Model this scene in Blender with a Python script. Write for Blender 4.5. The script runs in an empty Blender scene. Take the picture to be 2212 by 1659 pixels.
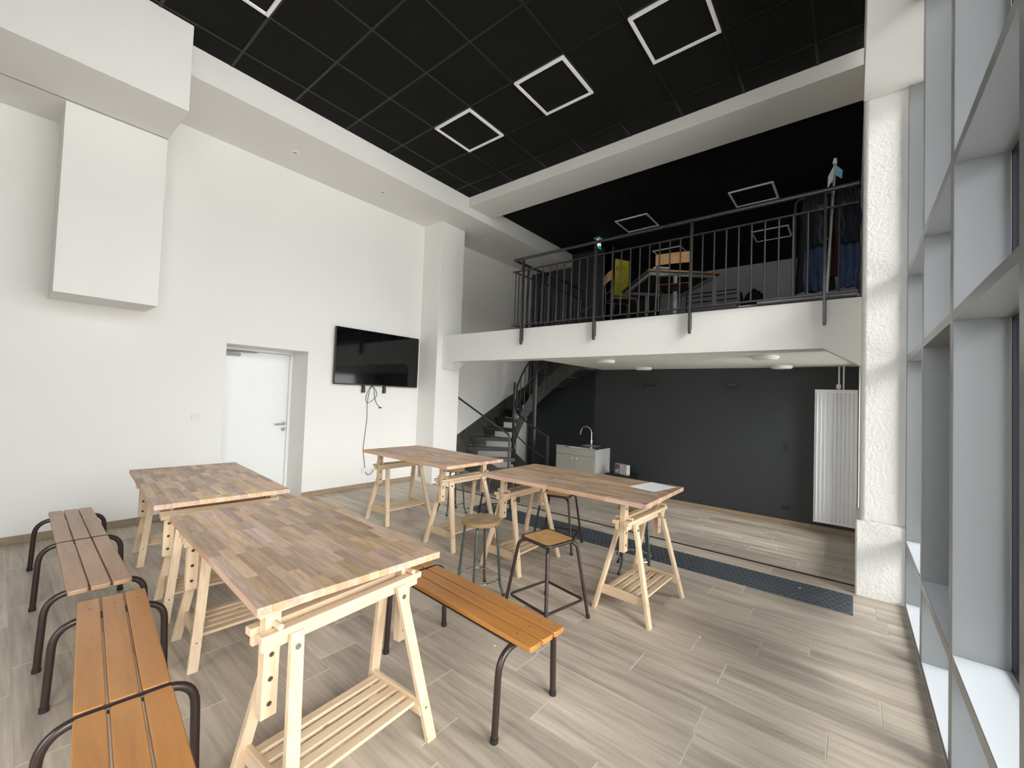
import bpy, math, random
from mathutils import Vector, Matrix
random.seed(7)
PI = math.pi
S = bpy.context.scene
COL = S.collection

# ------------------------------------------------------------------ materials
def newmat(name):
    m = bpy.data.materials.new(name); m.use_nodes = True
    nt = m.node_tree; b = nt.nodes['Principled BSDF']
    return m, nt, b
def N(nt, t, **kw):
    n = nt.nodes.new(t)
    for k, v in kw.items():
        setattr(n, k, v)
    return n
def L(nt, a, b): nt.links.new(a, b)
def plain(name, col, rough=.5, metal=0., bump=0., bscale=200., spec=.5, var=0., vscale=6., coat=0.):
    m, nt, b = newmat(name)
    b.inputs['Base Color'].default_value = (*col, 1)
    b.inputs['Roughness'].default_value = rough
    b.inputs['Metallic'].default_value = metal
    b.inputs['Specular IOR Level'].default_value = spec
    if coat:
        b.inputs['Coat Weight'].default_value = coat; b.inputs['Coat Roughness'].default_value = .15
    tc = N(nt, 'ShaderNodeTexCoord')
    if var:
        no = N(nt, 'ShaderNodeTexNoise'); no.inputs['Scale'].default_value = vscale; no.inputs['Detail'].default_value = 5
        L(nt, tc.outputs['Object'], no.inputs['Vector'])
        r = N(nt, 'ShaderNodeValToRGB')
        r.color_ramp.elements[0].position = .3; r.color_ramp.elements[1].position = .7
        r.color_ramp.elements[0].color = (*[c*(1-var) for c in col], 1)
        r.color_ramp.elements[1].color = (*[min(1, c*(1+var)) for c in col], 1)
        L(nt, no.outputs['Fac'], r.inputs['Fac']); L(nt, r.outputs['Color'], b.inputs['Base Color'])
    if bump:
        n2 = N(nt, 'ShaderNodeTexNoise'); n2.inputs['Scale'].default_value = bscale; n2.inputs['Detail'].default_value = 3
        L(nt, tc.outputs['Object'], n2.inputs['Vector'])
        bp = N(nt, 'ShaderNodeBump'); bp.inputs['Strength'].default_value = bump; bp.inputs['Distance'].default_value = .01
        L(nt, n2.outputs['Fac'], bp.inputs['Height']); L(nt, bp.outputs['Normal'], b.inputs['Normal'])
    return m
def emis(name, col, st):
    m, nt, b = newmat(name)
    b.inputs['Base Color'].default_value = (*[c*.8 for c in col], 1)
    b.inputs['Emission Color'].default_value = (*col, 1); b.inputs['Emission Strength'].default_value = st
    return m
def wood(name, cols, scale=(2, 28, 28), rough=.5, spec=.4, rnd=.0, knots=0., knotcol=(.2, .1, .05), dist=2.0, coat=0., worn=None):
    """procedural grain running along the object's x axis; the face attribute 'rnd' shifts it stave by stave"""
    m, nt, b = newmat(name)
    tc = N(nt, 'ShaderNodeTexCoord'); at = N(nt, 'ShaderNodeAttribute', attribute_name='rnd')
    mp = N(nt, 'ShaderNodeMapping'); mp.inputs['Scale'].default_value = scale
    cx = N(nt, 'ShaderNodeVectorMath', operation='SCALE'); cx.inputs[0].default_value = (31, 57, 43)
    L(nt, at.outputs['Fac'], cx.inputs['Scale'])
    ad = N(nt, 'ShaderNodeVectorMath', operation='ADD')
    L(nt, tc.outputs['Object'], mp.inputs['Vector']); L(nt, mp.outputs['Vector'], ad.inputs[0]); L(nt, cx.outputs[0], ad.inputs[1])
    no = N(nt, 'ShaderNodeTexNoise'); no.inputs['Scale'].default_value = 1.; no.inputs['Detail'].default_value = 6
    no.inputs['Roughness'].default_value = .6; no.inputs['Distortion'].default_value = dist*.3
    L(nt, ad.outputs[0], no.inputs['Vector'])
    r = N(nt, 'ShaderNodeValToRGB'); cr = r.color_ramp
    cr.elements[0].position = .28; cr.elements[1].position = .74
    cr.elements[0].color = (*cols[0], 1); cr.elements[1].color = (*cols[-1], 1)
    for i, c in enumerate(cols[1:-1]):
        e = cr.elements.new(.28 + .46*(i+1)/(len(cols)-1)); e.color = (*c, 1)
    L(nt, no.outputs['Fac'], r.inputs['Fac'])
    out = r.outputs['Color']
    if rnd:
        mr = N(nt, 'ShaderNodeMapRange'); mr.inputs['To Min'].default_value = 1-rnd; mr.inputs['To Max'].default_value = 1+rnd
        L(nt, at.outputs['Fac'], mr.inputs['Value'])
        mx = N(nt, 'ShaderNodeVectorMath', operation='SCALE')
        L(nt, out, mx.inputs[0]); L(nt, mr.outputs['Result'], mx.inputs['Scale']); out = mx.outputs[0]
        # hue drift between staves
        wn = N(nt, 'ShaderNodeTexWhiteNoise', noise_dimensions='1D'); L(nt, at.outputs['Fac'], wn.inputs['W'])
        hs = N(nt, 'ShaderNodeHueSaturation')
        m1 = N(nt, 'ShaderNodeMapRange'); m1.inputs['To Min'].default_value = .488; m1.inputs['To Max'].default_value = .508
        L(nt, wn.outputs['Value'], m1.inputs['Value']); L(nt, m1.outputs['Result'], hs.inputs['Hue'])
        m2 = N(nt, 'ShaderNodeMapRange'); m2.inputs['To Min'].default_value = .82; m2.inputs['To Max'].default_value = 1.2
        L(nt, wn.outputs['Value'], m2.inputs['Value']); L(nt, m2.outputs['Result'], hs.inputs['Saturation'])
        L(nt, out, hs.inputs['Color']); out = hs.outputs['Color']
    if knots:
        mk = N(nt, 'ShaderNodeMapping'); mk.inputs['Scale'].default_value = tuple(5 if q < 5 else 14 for q in scale)
        L(nt, tc.outputs['Object'], mk.inputs['Vector'])
        a2 = N(nt, 'ShaderNodeVectorMath', operation='ADD'); L(nt, mk.outputs['Vector'], a2.inputs[0]); L(nt, cx.outputs[0], a2.inputs[1])
        vo = N(nt, 'ShaderNodeTexVoronoi'); vo.inputs['Scale'].default_value = .8
        L(nt, a2.outputs[0], vo.inputs['Vector'])
        kr = N(nt, 'ShaderNodeMapRange'); kr.inputs['From Min'].default_value = .05; kr.inputs['From Max'].default_value = .05+knots
        kr.inputs['To Min'].default_value = .8; kr.inputs['To Max'].default_value = 0.
        L(nt, vo.outputs['Distance'], kr.inputs['Value'])
        mx = N(nt, 'ShaderNodeMix', data_type='RGBA'); mx.inputs['B'].default_value = (*knotcol, 1)
        L(nt, kr.outputs['Result'], mx.inputs['Factor']); L(nt, out, mx.inputs['A']); out = mx.outputs['Result']
    if worn:
        n3 = N(nt, 'ShaderNodeTexNoise'); n3.inputs['Scale'].default_value = 5.; n3.inputs['Detail'].default_value = 8; n3.inputs['Roughness'].default_value = .7
        L(nt, tc.outputs['Object'], n3.inputs['Vector'])
        w = N(nt, 'ShaderNodeMapRange'); w.inputs['From Min'].default_value = .56; w.inputs['From Max'].default_value = .72
        w.inputs['To Max'].default_value = .6
        L(nt, n3.outputs['Fac'], w.inputs['Value'])
        mx = N(nt, 'ShaderNodeMix', data_type='RGBA'); mx.inputs['B'].default_value = (*worn, 1)
        L(nt, w.outputs['Result'], mx.inputs['Factor']); L(nt, out, mx.inputs['A']); out = mx.outputs['Result']
    L(nt, out, b.inputs['Base Color'])
    b.inputs['Roughness'].default_value = rough; b.inputs['Specular IOR Level'].default_value = spec
    if coat:
        b.inputs['Coat Weight'].default_value = coat; b.inputs['Coat Roughness'].default_value = .25
    bp = N(nt, 'ShaderNodeBump'); bp.inputs['Strength'].default_value = .12; bp.inputs['Distance'].default_value = .003
    L(nt, no.outputs['Fac'], bp.inputs['Height']); L(nt, bp.outputs['Normal'], b.inputs['Normal'])
    return m

M = {}
M['wall'] = plain('white_paint', (.775, .765, .735), .75, bump=.12, bscale=350)
M['wallrough'] = plain('rough_white_render', (.80, .79, .765), .7, bump=.55, bscale=48)
M['grey'] = plain('charcoal_paint', (.026, .0295, .032), .6, bump=.12, bscale=300)
M['darkwall'] = plain('dark_stair_wall_paint', (.022, .028, .030), .55)
M['farwhite'] = plain('pale_grey_paint', (.55, .57, .57), .8)
M['tile'] = plain('black_mineral_ceiling_tile', (.0045, .0045, .0042), .9, spec=.25, bump=.3, bscale=500)
M['tbar'] = plain('black_ceiling_grid', (.009, .009, .0085), .45, spec=.45)
M['tbardull'] = plain('dull_black_ceiling_grid', (.0055, .0055, .0055), .85, spec=.25)
M['white'] = plain('white_lacquer', (.82, .83, .83), .35)
M['whitemat'] = plain('white_matt', (.82, .82, .80), .6)
M['ring'] = plain('white_opal_light_frame', (.88, .88, .87), .4)
M['alu'] = plain('grey_window_profile', (.25, .262, .27), .3, spec=.75)
M['skylit'] = plain('skylit_window_ledge_top', (.74, .78, .82), .45)  # transom tops paler and bluer than the profile: sky light in the colour
M['gasket'] = plain('black_window_gasket', (.015, .015, .025), .5)
M['steel'] = plain('brushed_steel', (.55, .55, .54), .25, metal=1)
M['chrome'] = plain('chrome', (.8, .8, .8), .1, metal=1)
M['patina'] = plain('patinated_steel_plate', (.055, .050, .045), .5, spec=.5, var=.35, vscale=9)
M['blacksteel'] = plain('black_patina_steel', (.022, .021, .020), .38, metal=.0, spec=.8, var=.35, vscale=22)
M['railsteel'] = plain('dark_raw_steel_bar', (.026, .025, .024), .38, spec=.6, var=.3, vscale=30)
M['brownmetal'] = plain('dark_brown_lacquered_tube', (.028, .016, .013), .32, spec=.45, coat=.12)
M['greenmetal'] = plain('grey_green_lacquered_tube', (.048, .060, .053), .32, spec=.5, coat=.15, var=.25, vscale=18)
M['black'] = plain('black_plastic', (.008, .008, .008), .4)
M['rubber'] = plain('black_rubber', (.012, .012, .012), .7)
M['blackgloss'] = plain('black_screen', (.003, .003, .003), .07, spec=.5)
M['holedisc'] = plain('dark_hole_disc', (.06, .035, .02), .9)  # flat discs; the shade inside a hole is put into their colour
M['mat'] = plain('slate_grey_tactile_rubber', (.065, .078, .092), .55, bump=.3, bscale=120, var=.3, vscale=25)
M['matdot'] = plain('dark_tactile_studs', (.028, .034, .042), .5)
M['grout'] = plain('pale_grout', (.74, .69, .60), .8)
M['skirt'] = wood('tan_tile_skirting', [(.25, .19, .125), (.36, .28, .19)], (3, 3, 30), .5)
PC = [(.54, .39, .245), (.64, .49, .33), (.70, .56, .40)]
M['pine'] = wood('pale_pine', PC, (1.6, 40, 40), .55, knots=.02, knotcol=(.30, .16, .08), dist=1.0)
M['piney'] = wood('pale_pine_grain_along_rails', PC, (40, 1.6, 40), .55, knots=.02, knotcol=(.30, .16, .08), dist=1.0)
M['pinez'] = wood('pale_pine_grain_along_legs', PC, (40, 40, 1.6), .55, knots=.02, knotcol=(.30, .16, .08), dist=1.0)
M['beech'] = wood('beech_butcher_block', [(.27, .175, .11), (.41, .28, .188), (.54, .395, .275)], (3.5, 45, 45), .42, rnd=.3, spec=.4)
M['beechedge'] = wood('beech_edge', [(.42, .26, .17), (.58, .40, .28)], (3.5, 45, 45), .5, rnd=.18)
M['orange'] = wood('orange_varnished_slats', [(.34, .135, .026), (.43, .18, .036), (.48, .215, .05)], (2.2, 16, 16), .36, spec=.55, worn=(.30, .15, .06), coat=.35)
M['muted'] = wood('muted_brown_varnished_slats', [(.30, .165, .09), (.38, .22, .125), (.42, .25, .15)], (2.2, 16, 16), .4, spec=.55, worn=(.28, .17, .10), coat=.3)  # browner, less saturated tone than the orange slats
M['seatwood'] = wood('worn_stool_seat', [(.17, .12, .06), (.28, .205, .115), (.36, .28, .17)], (16, 16, 16), .5, worn=(.40, .34, .22))
M['seatedge'] = wood('stool_seat_edge', [(.22, .13, .05), (.32, .20, .09)], (6, 6, 60), .5)
M['honey'] = wood('honey_stool_seat', [(.40, .235, .09), (.50, .30, .125), (.55, .34, .15)], (14, 14, 14), .42, worn=(.34, .21, .09))
M['chairwood'] = wood('school_chair_plywood', [(.42, .22, .09), (.56, .32, .15)], (3, 20, 20), .4)
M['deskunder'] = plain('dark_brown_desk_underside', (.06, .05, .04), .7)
M['redwood'] = plain('reddish_brown_seat_underside', (.10, .035, .025), .5)
M['chairmetal'] = plain('dull_bronze_chair_tube', (.07, .06, .05), .4)
M['greymetal'] = plain('grey_desk_metal', (.30, .31, .31), .45)
M['denim'] = plain('navy_denim', (.028, .050, .105), .9, bump=.5, bscale=90, var=.4, vscale=8)
M['navy'] = plain('dark_navy_cloth', (.006, .008, .015), .9, bump=.5, bscale=60, var=.3, vscale=9)
M['paleblue'] = plain('pale_blue_cloth', (.07, .10, .14), .9)
M['redcloth'] = plain('dark_red_cloth', (.045, .004, .006), .9)
M['blackcloth'] = plain('black_cloth', (.008, .008, .009), .95, bump=.4, bscale=60)
M['flagblue'] = plain('pale_blue_card', (.13, .32, .40), .6)
M['flagpale'] = plain('pale_card', (.45, .52, .52), .6)
M['yellow'] = plain('yellow_board', (.55, .46, .03), .55)
M['purple'] = plain('mauve_print', (.22, .20, .30), .6)
M['olive'] = plain('olive_print', (.13, .12, .03), .6)
M['cream'] = plain('cream_melamine', (.50, .49, .44), .5)
M['creamside'] = plain('pale_melamine', (.62, .63, .60), .5)
M['paper'] = plain('white_paper', (.90, .91, .94), .6)
M['ink'] = plain('faint_print', (.78, .80, .86), .7)
M['mauve'] = plain('mauve_packaging_print', (.22, .10, .12), .5)
M['cardboard'] = plain('white_packaging', (.62, .62, .62), .5)
M['plate'] = plain('exit_sign_plate', (.40, .42, .41), .4)
M['exitlit'] = emis('lit_exit_white', (.80, 1., .92), 1.1)
M['exitgreen'] = emis('lit_exit_green', (.02, .30, .16), .35)
M['concrete'] = plain('grey_paving', (.50, .49, .47), .9)
M['cable'] = plain('grey_cable', (.03, .033, .035), .5)
M['plug'] = plain('white_plastic', (.72, .73, .72), .4)
M['debris'] = plain('white_crumb', (.8, .8, .76), .8)

def floormat():
    m, nt, b = newmat('wood_look_tile')
    tc = N(nt, 'ShaderNodeTexCoord'); at = N(nt, 'ShaderNodeAttribute', attribute_name='rnd')
    cx = N(nt, 'ShaderNodeVectorMath', operation='SCALE'); cx.inputs[0].default_value = (37, 61, 0)
    L(nt, at.outputs['Fac'], cx.inputs['Scale'])
    def noise(sc, det, ro, ds):
        mp = N(nt, 'ShaderNodeMapping'); mp.inputs['Scale'].default_value = sc
        L(nt, tc.outputs['Object'], mp.inputs['Vector'])
        ad = N(nt, 'ShaderNodeVectorMath', operation='ADD'); L(nt, mp.outputs['Vector'], ad.inputs[0]); L(nt, cx.outputs[0], ad.inputs[1])
        n = N(nt, 'ShaderNodeTexNoise'); n.inputs['Scale'].default_value = 1; n.inputs['Detail'].default_value = det
        n.inputs['Roughness'].default_value = ro; n.inputs['Distortion'].default_value = ds
        L(nt, ad.outputs[0], n.inputs['Vector']); return n
    n1 = noise((.8, 9, 1), 7, .6, .25)
    r = N(nt, 'ShaderNodeValToRGB'); cr = r.color_ramp
    cr.elements[0].position = .22; cr.elements[0].color = (.28, .235, .19, 1)
    cr.elements[1].position = .72; cr.elements[1].color = (.66, .575, .465, 1)
    e = cr.elements.new(.40); e.color = (.43, .37, .30, 1)
    e = cr.elements.new(.54); e.color = (.56, .485, .39, 1)
    L(nt, n1.outputs['Fac'], r.inputs['Fac'])
    n2 = noise((2.6, 40, 1), 4, .6, .2)
    mr = N(nt, 'ShaderNodeMapRange'); mr.inputs['From Min'].default_value = .35; mr.inputs['From Max'].default_value = .7
    mr.inputs['To Min'].default_value = .80; mr.inputs['To Max'].default_value = 1.1
    L(nt, n2.outputs['Fac'], mr.inputs['Value'])
    mx = N(nt, 'ShaderNodeVectorMath', operation='SCALE'); L(nt, r.outputs['Color'], mx.inputs[0]); L(nt, mr.outputs['Result'], mx.inputs['Scale'])
    m3 = N(nt, 'ShaderNodeMapRange'); m3.inputs['To Min'].default_value = .90; m3.inputs['To Max'].default_value = 1.08
    L(nt, at.outputs['Fac'], m3.inputs['Value'])
    m4 = N(nt, 'ShaderNodeVectorMath', operation='SCALE'); L(nt, mx.outputs[0], m4.inputs[0]); L(nt, m3.outputs['Result'], m4.inputs['Scale'])
    # dark knots
    n5 = noise((3.0, 7.0, 1), 3, .5, .5)
    kr = N(nt, 'ShaderNodeMapRange'); kr.inputs['From Min'].default_value = .72; kr.inputs['From Max'].default_value = .80; kr.inputs['To Max'].default_value = .55
    L(nt, n5.outputs['Fac'], kr.inputs['Value'])
    mk = N(nt, 'ShaderNodeMix', data_type='RGBA'); mk.inputs['B'].default_value = (.12, .09, .07, 1)
    L(nt, kr.outputs['Result'], mk.inputs['Factor']); L(nt, m4.outputs[0], mk.inputs['A'])
    L(nt, mk.outputs['Result'], b.inputs['Base Color'])
    rr = N(nt, 'ShaderNodeMapRange'); rr.inputs['To Min'].default_value = .34; rr.inputs['To Max'].default_value = .56
    L(nt, n1.outputs['Fac'], rr.inputs['Value']); L(nt, rr.outputs['Result'], b.inputs['Roughness'])
    b.inputs['Specular IOR Level'].default_value = .5
    bp = N(nt, 'ShaderNodeBump'); bp.inputs['Strength'].default_value = .15; bp.inputs['Distance'].default_value = .002
    L(nt, n2.outputs['Fac'], bp.inputs['Height']); L(nt, bp.outputs['Normal'], b.inputs['Normal'])
    return m
M['floor'] = floormat()
def glassmat(name, tint):
    m = bpy.data.materials.new(name); m.use_nodes = True; nt = m.node_tree; nt.nodes.clear()
    o = N(nt, 'ShaderNodeOutputMaterial'); tr = N(nt, 'ShaderNodeBsdfTransparent'); tr.inputs['Color'].default_value = (*tint, 1)
    gl = N(nt, 'ShaderNodeBsdfGlossy'); gl.inputs['Roughness'].default_value = .02
    fr = N(nt, 'ShaderNodeFresnel'); fr.inputs['IOR'].default_value = 1.5
    mx = N(nt, 'ShaderNodeMixShader'); L(nt, fr.outputs['Fac'], mx.inputs['Fac']); L(nt, tr.outputs[0], mx.inputs[1]); L(nt, gl.outputs[0], mx.inputs[2])
    L(nt, mx.outputs[0], o.inputs['Surface']); return m
M['glass'] = glassmat('clear_window_glass', (.93, .95, .94))
M['glassdim'] = glassmat('light_dimming_window_glass', (.07, .075, .08))  # tint added to dim daylight through one pane and shade its mullion

# ------------------------------------------------------------------ mesh building
class MB:
    def __init__(s): s.v = []; s.f = []; s.mi = []; s.r = []
    def add(s, vs, fs, mi=0, r=None, M4=None):
        o = len(s.v)
        s.v += [tuple(M4 @ Vector(v)) if M4 else tuple(v) for v in vs]
        for f in fs:
            s.f.append([o+i for i in f]); s.mi.append(mi); s.r.append(random.random() if r is None else r)
        return s
    def box(s, x0, x1, y0, y1, z0, z1, mi=0, M4=None, r=None):
        if x0 > x1: x0, x1 = x1, x0
        if y0 > y1: y0, y1 = y1, y0
        if z0 > z1: z0, z1 = z1, z0
        vs = [(x0,y0,z0),(x1,y0,z0),(x1,y1,z0),(x0,y1,z0),(x0,y0,z1),(x1,y0,z1),(x1,y1,z1),(x0,y1,z1)]
        rr = random.random() if r is None else r
        return s.add(vs, [(0,3,2,1),(4,5,6,7),(0,1,5,4),(1,2,6,5),(2,3,7,6),(3,0,4,7)], mi, rr, M4)
    def prism(s, pts, a0, a1, axis='y', mi=0, M4=None):
        """pts: 2-D outline; extruded along axis ('x': pts are (y,z); 'y': (x,z); 'z': (x,y))"""
        n = len(pts)
        def P(p, a): return {'x': (a, p[0], p[1]), 'y': (p[0], a, p[1]), 'z': (p[0], p[1], a)}[axis]
        vs = [P(p, a0) for p in pts] + [P(p, a1) for p in pts]
        fs = [tuple(range(n)), tuple(range(2*n-1, n-1, -1))] + [(i, i+n, (i+1) % n+n, (i+1) % n) for i in range(n)]
        return s.add(vs, fs, mi, None, M4)
    def beam(s, p0, p1, w, h, up=(0, 0, 1), mi=0):
        """square bar from p0 to p1, w across, h along 'up'"""
        p0 = Vector(p0); p1 = Vector(p1); d = (p1-p0); Ln = d.length; d.normalize()
        u = Vector(up); u = (u - d*u.dot(d)).normalized(); c = d.cross(u)
        m = Matrix((( d.x, c.x, u.x, p0.x), (d.y, c.y, u.y, p0.y), (d.z, c.z, u.z, p0.z), (0, 0, 0, 1)))
        return s.box(0, Ln, -w/2, w/2, -h/2, h/2, mi, m)
    def cyl(s, p0, p1, r, n=16, mi=0, r1=None):
        return s.tube([p0, p1], r, n, mi, radii=[r, r if r1 is None else r1])
    def tube(s, pts, r, n=12, mi=0, closed=False, radii=None):
        P = [Vector(p) for p in pts]; k = len(P); rr = random.random()
        T = []
        for i in range(k):
            if closed: t = P[(i+1) % k] - P[i-1]
            else: t = P[min(i+1, k-1)] - P[max(i-1, 0)]
            T.append(t.normalized())
        a = Vector((0, 0, 1)) if abs(T[0].z) < .9 else Vector((1, 0, 0))
        u = (a - T[0]*a.dot(T[0])).normalized(); vs = []
        for i in range(k):
            u = (u - T[i]*u.dot(T[i])).normalized(); w = T[i].cross(u); ra = radii[i] if radii else r
            for j in range(n):
                t = 2*PI*j/n; q = P[i] + (u*math.cos(t) + w*math.sin(t))*ra; vs.append(tuple(q))
        fs = []
        for i in range(k if closed else k-1):
            b = (i+1) % k
            for j in range(n):
                j2 = (j+1) % n; fs.append((i*n+j, b*n+j, b*n+j2, i*n+j2))
        if not closed:
            fs.append(tuple(range(n))); fs.append(tuple(range((k-1)*n+n-1, (k-1)*n-1, -1)))
        return s.add(vs, fs, mi, rr)
    def disc(s, c, nrm, r, n=14, mi=0):
        nrm = Vector(nrm).normalized(); a = Vector((0, 0, 1)) if abs(nrm.z) < .9 else Vector((1, 0, 0))
        u = (a - nrm*a.dot(nrm)).normalized(); w = nrm.cross(u); c = Vector(c)
        return s.add([tuple(c+(u*math.cos(2*PI*i/n)+w*math.sin(2*PI*i/n))*r) for i in range(n)], [tuple(range(n))], mi)
    def build(s, name, mats, parent=None, bevel=0., smooth=True, seg=2):
        me = bpy.data.meshes.new(name); me.from_pydata(s.v, [], s.f)
        if not isinstance(mats, (list, tuple)): mats = [mats]
        for m in mats: me.materials.append(m if not isinstance(m, str) else M[m])
        me.polygons.foreach_set('material_index', s.mi)
        at = me.attributes.new('rnd', 'FLOAT', 'FACE'); at.data.foreach_set('value', s.r)
        me.update()
        if smooth:
            me.shade_smooth(); me.set_sharp_from_angle(angle=math.radians(35))
        o = bpy.data.objects.new(name, me); COL.objects.link(o)
        if parent: o.parent = parent
        if bevel:
            b = o.modifiers.new('bevel', 'BEVEL'); b.width = bevel; b.segments = seg; b.limit_method = 'ANGLE'; b.angle_limit = math.radians(40)
        return o
def rounded(pts, rad, n=6):
    """polyline with rounded inner corners"""
    P = [Vector(p) for p in pts]; out = [P[0]]
    for i in range(1, len(P)-1):
        a = (P[i-1]-P[i]); b = (P[i+1]-P[i]); r = min(rad, a.length*.49, b.length*.49)
        a.normalize(); b.normalize(); s0 = P[i]+a*r; s1 = P[i]+b*r
        for k in range(n+1):
            t = k/n; out.append(s0*(1-t)**2 + P[i]*2*t*(1-t) + s1*t*t)
    out.append(P[-1]); return [tuple(p) for p in out]
def empty(name, loc=(0, 0, 0), rz=0.):
    o = bpy.data.objects.new(name, None); o.empty_display_size = .1; COL.objects.link(o); o.location = loc; o.rotation_euler.z = rz; return o
def tag(o, label=None, cat=None, group=None, kind=None):
    if label: o['label'] = label
    if cat: o['category'] = cat
    if group: o['group'] = group
    if kind: o['kind'] = kind
    return o
def struct(o, label, cat): return tag(o, label, cat, kind='structure')
def copy_tree(o, parent=None):
    c = o.copy(); COL.objects.link(c)
    if parent: c.parent = parent
    for ch in list(o.children): copy_tree(ch, c)
    return c
def RZ(x, y, z, a): return Matrix.Translation((x, y, z)) @ Matrix.Rotation(a, 4, 'Z')

# ------------------------------------------------------------------ camera
Hc = 1.466; F = 906.715
yaw, pit, rol = math.radians(-39.1168), math.radians(1.75429), math.radians(2.11598)
fw = Vector((math.sin(yaw)*math.cos(pit), math.cos(yaw)*math.cos(pit), math.sin(pit)))
r0 = Vector((math.cos(yaw), -math.sin(yaw), 0)); u0 = r0.cross(fw)
rt = r0*math.cos(rol) + u0*math.sin(rol); up = -r0*math.sin(rol) + u0*math.cos(rol)
cd = bpy.data.cameras.new('camera'); cam = bpy.data.objects.new('camera', cd); COL.objects.link(cam)
cam.matrix_world = Matrix(((rt.x, up.x, -fw.x, 0), (rt.y, up.y, -fw.y, 0), (rt.z, up.z, -fw.z, Hc), (0, 0, 0, 1)))
cd.sensor_fit = 'HORIZONTAL'; cd.sensor_width = 36; cd.lens = F/2212*36; cd.clip_start = .02
S.camera = cam

# ------------------------------------------------------------------ room shell
XL, XLB = -5.76, -5.86          # left wall, and its face beyond the pilaster
ZC, Z2, ZM = 4.613, -.235, 2.445  # ceiling, sunken back floor, mezzanine floor
YS = 4.60                        # step edge
YB, YT = 7.30, 7.80              # back wall under mezzanine, stairwell wall
YN = -3.2
PW, PL = .2135, .857
offs = {0: .0, 1: .311, 2: .669, 3: .431, 4: .121, 5: .317, 6: .783, 8: .325, 9: .584, 10: .067, 11: .334}
def planks(mb, x0, x1, y0, y1, z):
    k0 = math.floor((3.745-y1)/PW)-1; k1 = math.ceil((3.745-y0)/PW)+1
    for k in range(k0, k1):
        ya, yb = 3.745-(k+1)*PW, 3.745-k*PW
        a, b = max(ya, y0), min(yb, y1)
        if b-a < .004: continue
        random.seed(k*13+5); of = offs.get(k, random.random()*PL)
        j = math.floor((x0-of)/PL)-1
        while True:
            xa = of+j*PL; xb = xa+PL; j += 1
            if xa > x1: break
            p, q = max(xa, x0), min(xb, x1)
            if q-p < .004: continue
            g = .0026
            mb.add([(p+g, a+g*.3, z), (q-g, a+g*.3, z), (q-g, b-g*.3, z), (p+g, b-g*.3, z)], [(0, 1, 2, 3)], 0, random.random())
mb = MB()
planks(mb, XL, .317, YN, YS-.035, 0.); planks(mb, -6.25, XL, 1.706, 2.667, 0.); planks(mb, XL-.1, XL, 4.9, YS-.035, 0) if 0 else None
mb.box(-6.4, .6, YN-.1, YS-.001, -.30, -.0012, 1)
planks(mb, XLB, .317, YS, YT, Z2)
mb.box(-6.4, .6, YS, YT+.1, -.45, Z2-.0012, 1)
struct(mb.build('floor', ['floor', 'grout'], smooth=False), 'beige-grey wood-look plank tile floor with pale grout', 'floor')
random.seed(11)
mb = MB().box(XL, .03, YS-.035, YS, -.05, .002).box(-6.0, .4, YS, YS+.004, Z2, 0.)
struct(mb.build('trim_1', 'rubber'), 'dark nosing strip along the edge of the floor step', 'step edge')

# left wall with the deep door recess
mb = MB()
mb.box(-6.4, XL, YN, 1.706, -.3, ZC+.1); mb.box(-6.4, XL, 1.706, 2.667, 1.977, ZC+.1); mb.box(-6.4, XL, 2.667, 4.8, -.3, ZC+.1)
mb.box(-6.4, XLB, 4.8, YT+.2, -.5, ZC+.1)
mb.box(-6.5, -6.33, 1.5, 2.9, -.3, 2.2)
struct(mb.build('wall_left', 'wall', smooth=False), 'tall white plastered wall on the left with a deep door recess', 'wall')
mb = MB().box(XLB-.02, -5.31, 4.548, 5.07, -.3, 4.40)
struct(mb.build('wall_pilaster', 'wall', bevel=.004), 'white square pilaster standing against the left wall beside the television', 'pilaster')
# bulkhead, boxed duct and drop box on the left
mb = MB().box(-6.3, -4.777, YN, YT, 4.335, ZC+.05)
struct(mb.build('ceiling_bulkhead', 'wall', bevel=.003), 'long white dropped bulkhead along the top of the left wall', 'bulkhead')
mb = MB().box(-5.215, -4.52, YN, .955, 3.852, ZC+.04).box(XL-.05, -5.2, YN, .955, 3.852, 4.34)
struct(mb.build('trim_2', 'wall', bevel=.003), 'big white boxed duct hanging under the ceiling at upper left', 'boxing')
mb = MB().box(XL-.05, -5.226, .267, .955, 2.213, 3.8515)
struct(mb.build('trim_3', 'wall', bevel=.003), 'white square drop box on the left wall below the boxed duct', 'boxing')
for i, (x, y) in enumerate(((-5.28, 2.16), (-5.265, 3.37), (-5.29, 5.58))):
    mb = MB().cyl((x, y, 4.328), (x, y, 4.336), .035, 20).disc((x, y, 4.3275), (0, 0, -1), .022, 16, 1)
    tag(mb.build('recessed_downlight', ['whitemat', 'greymetal']), ('small recessed downlight in the bulkhead nearest the boxed duct', 'small recessed downlight in the bulkhead above the television', 'small recessed downlight in the bulkhead beyond the pilaster')[i], 'downlight', 'downlights in the left bulkhead')

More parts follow.
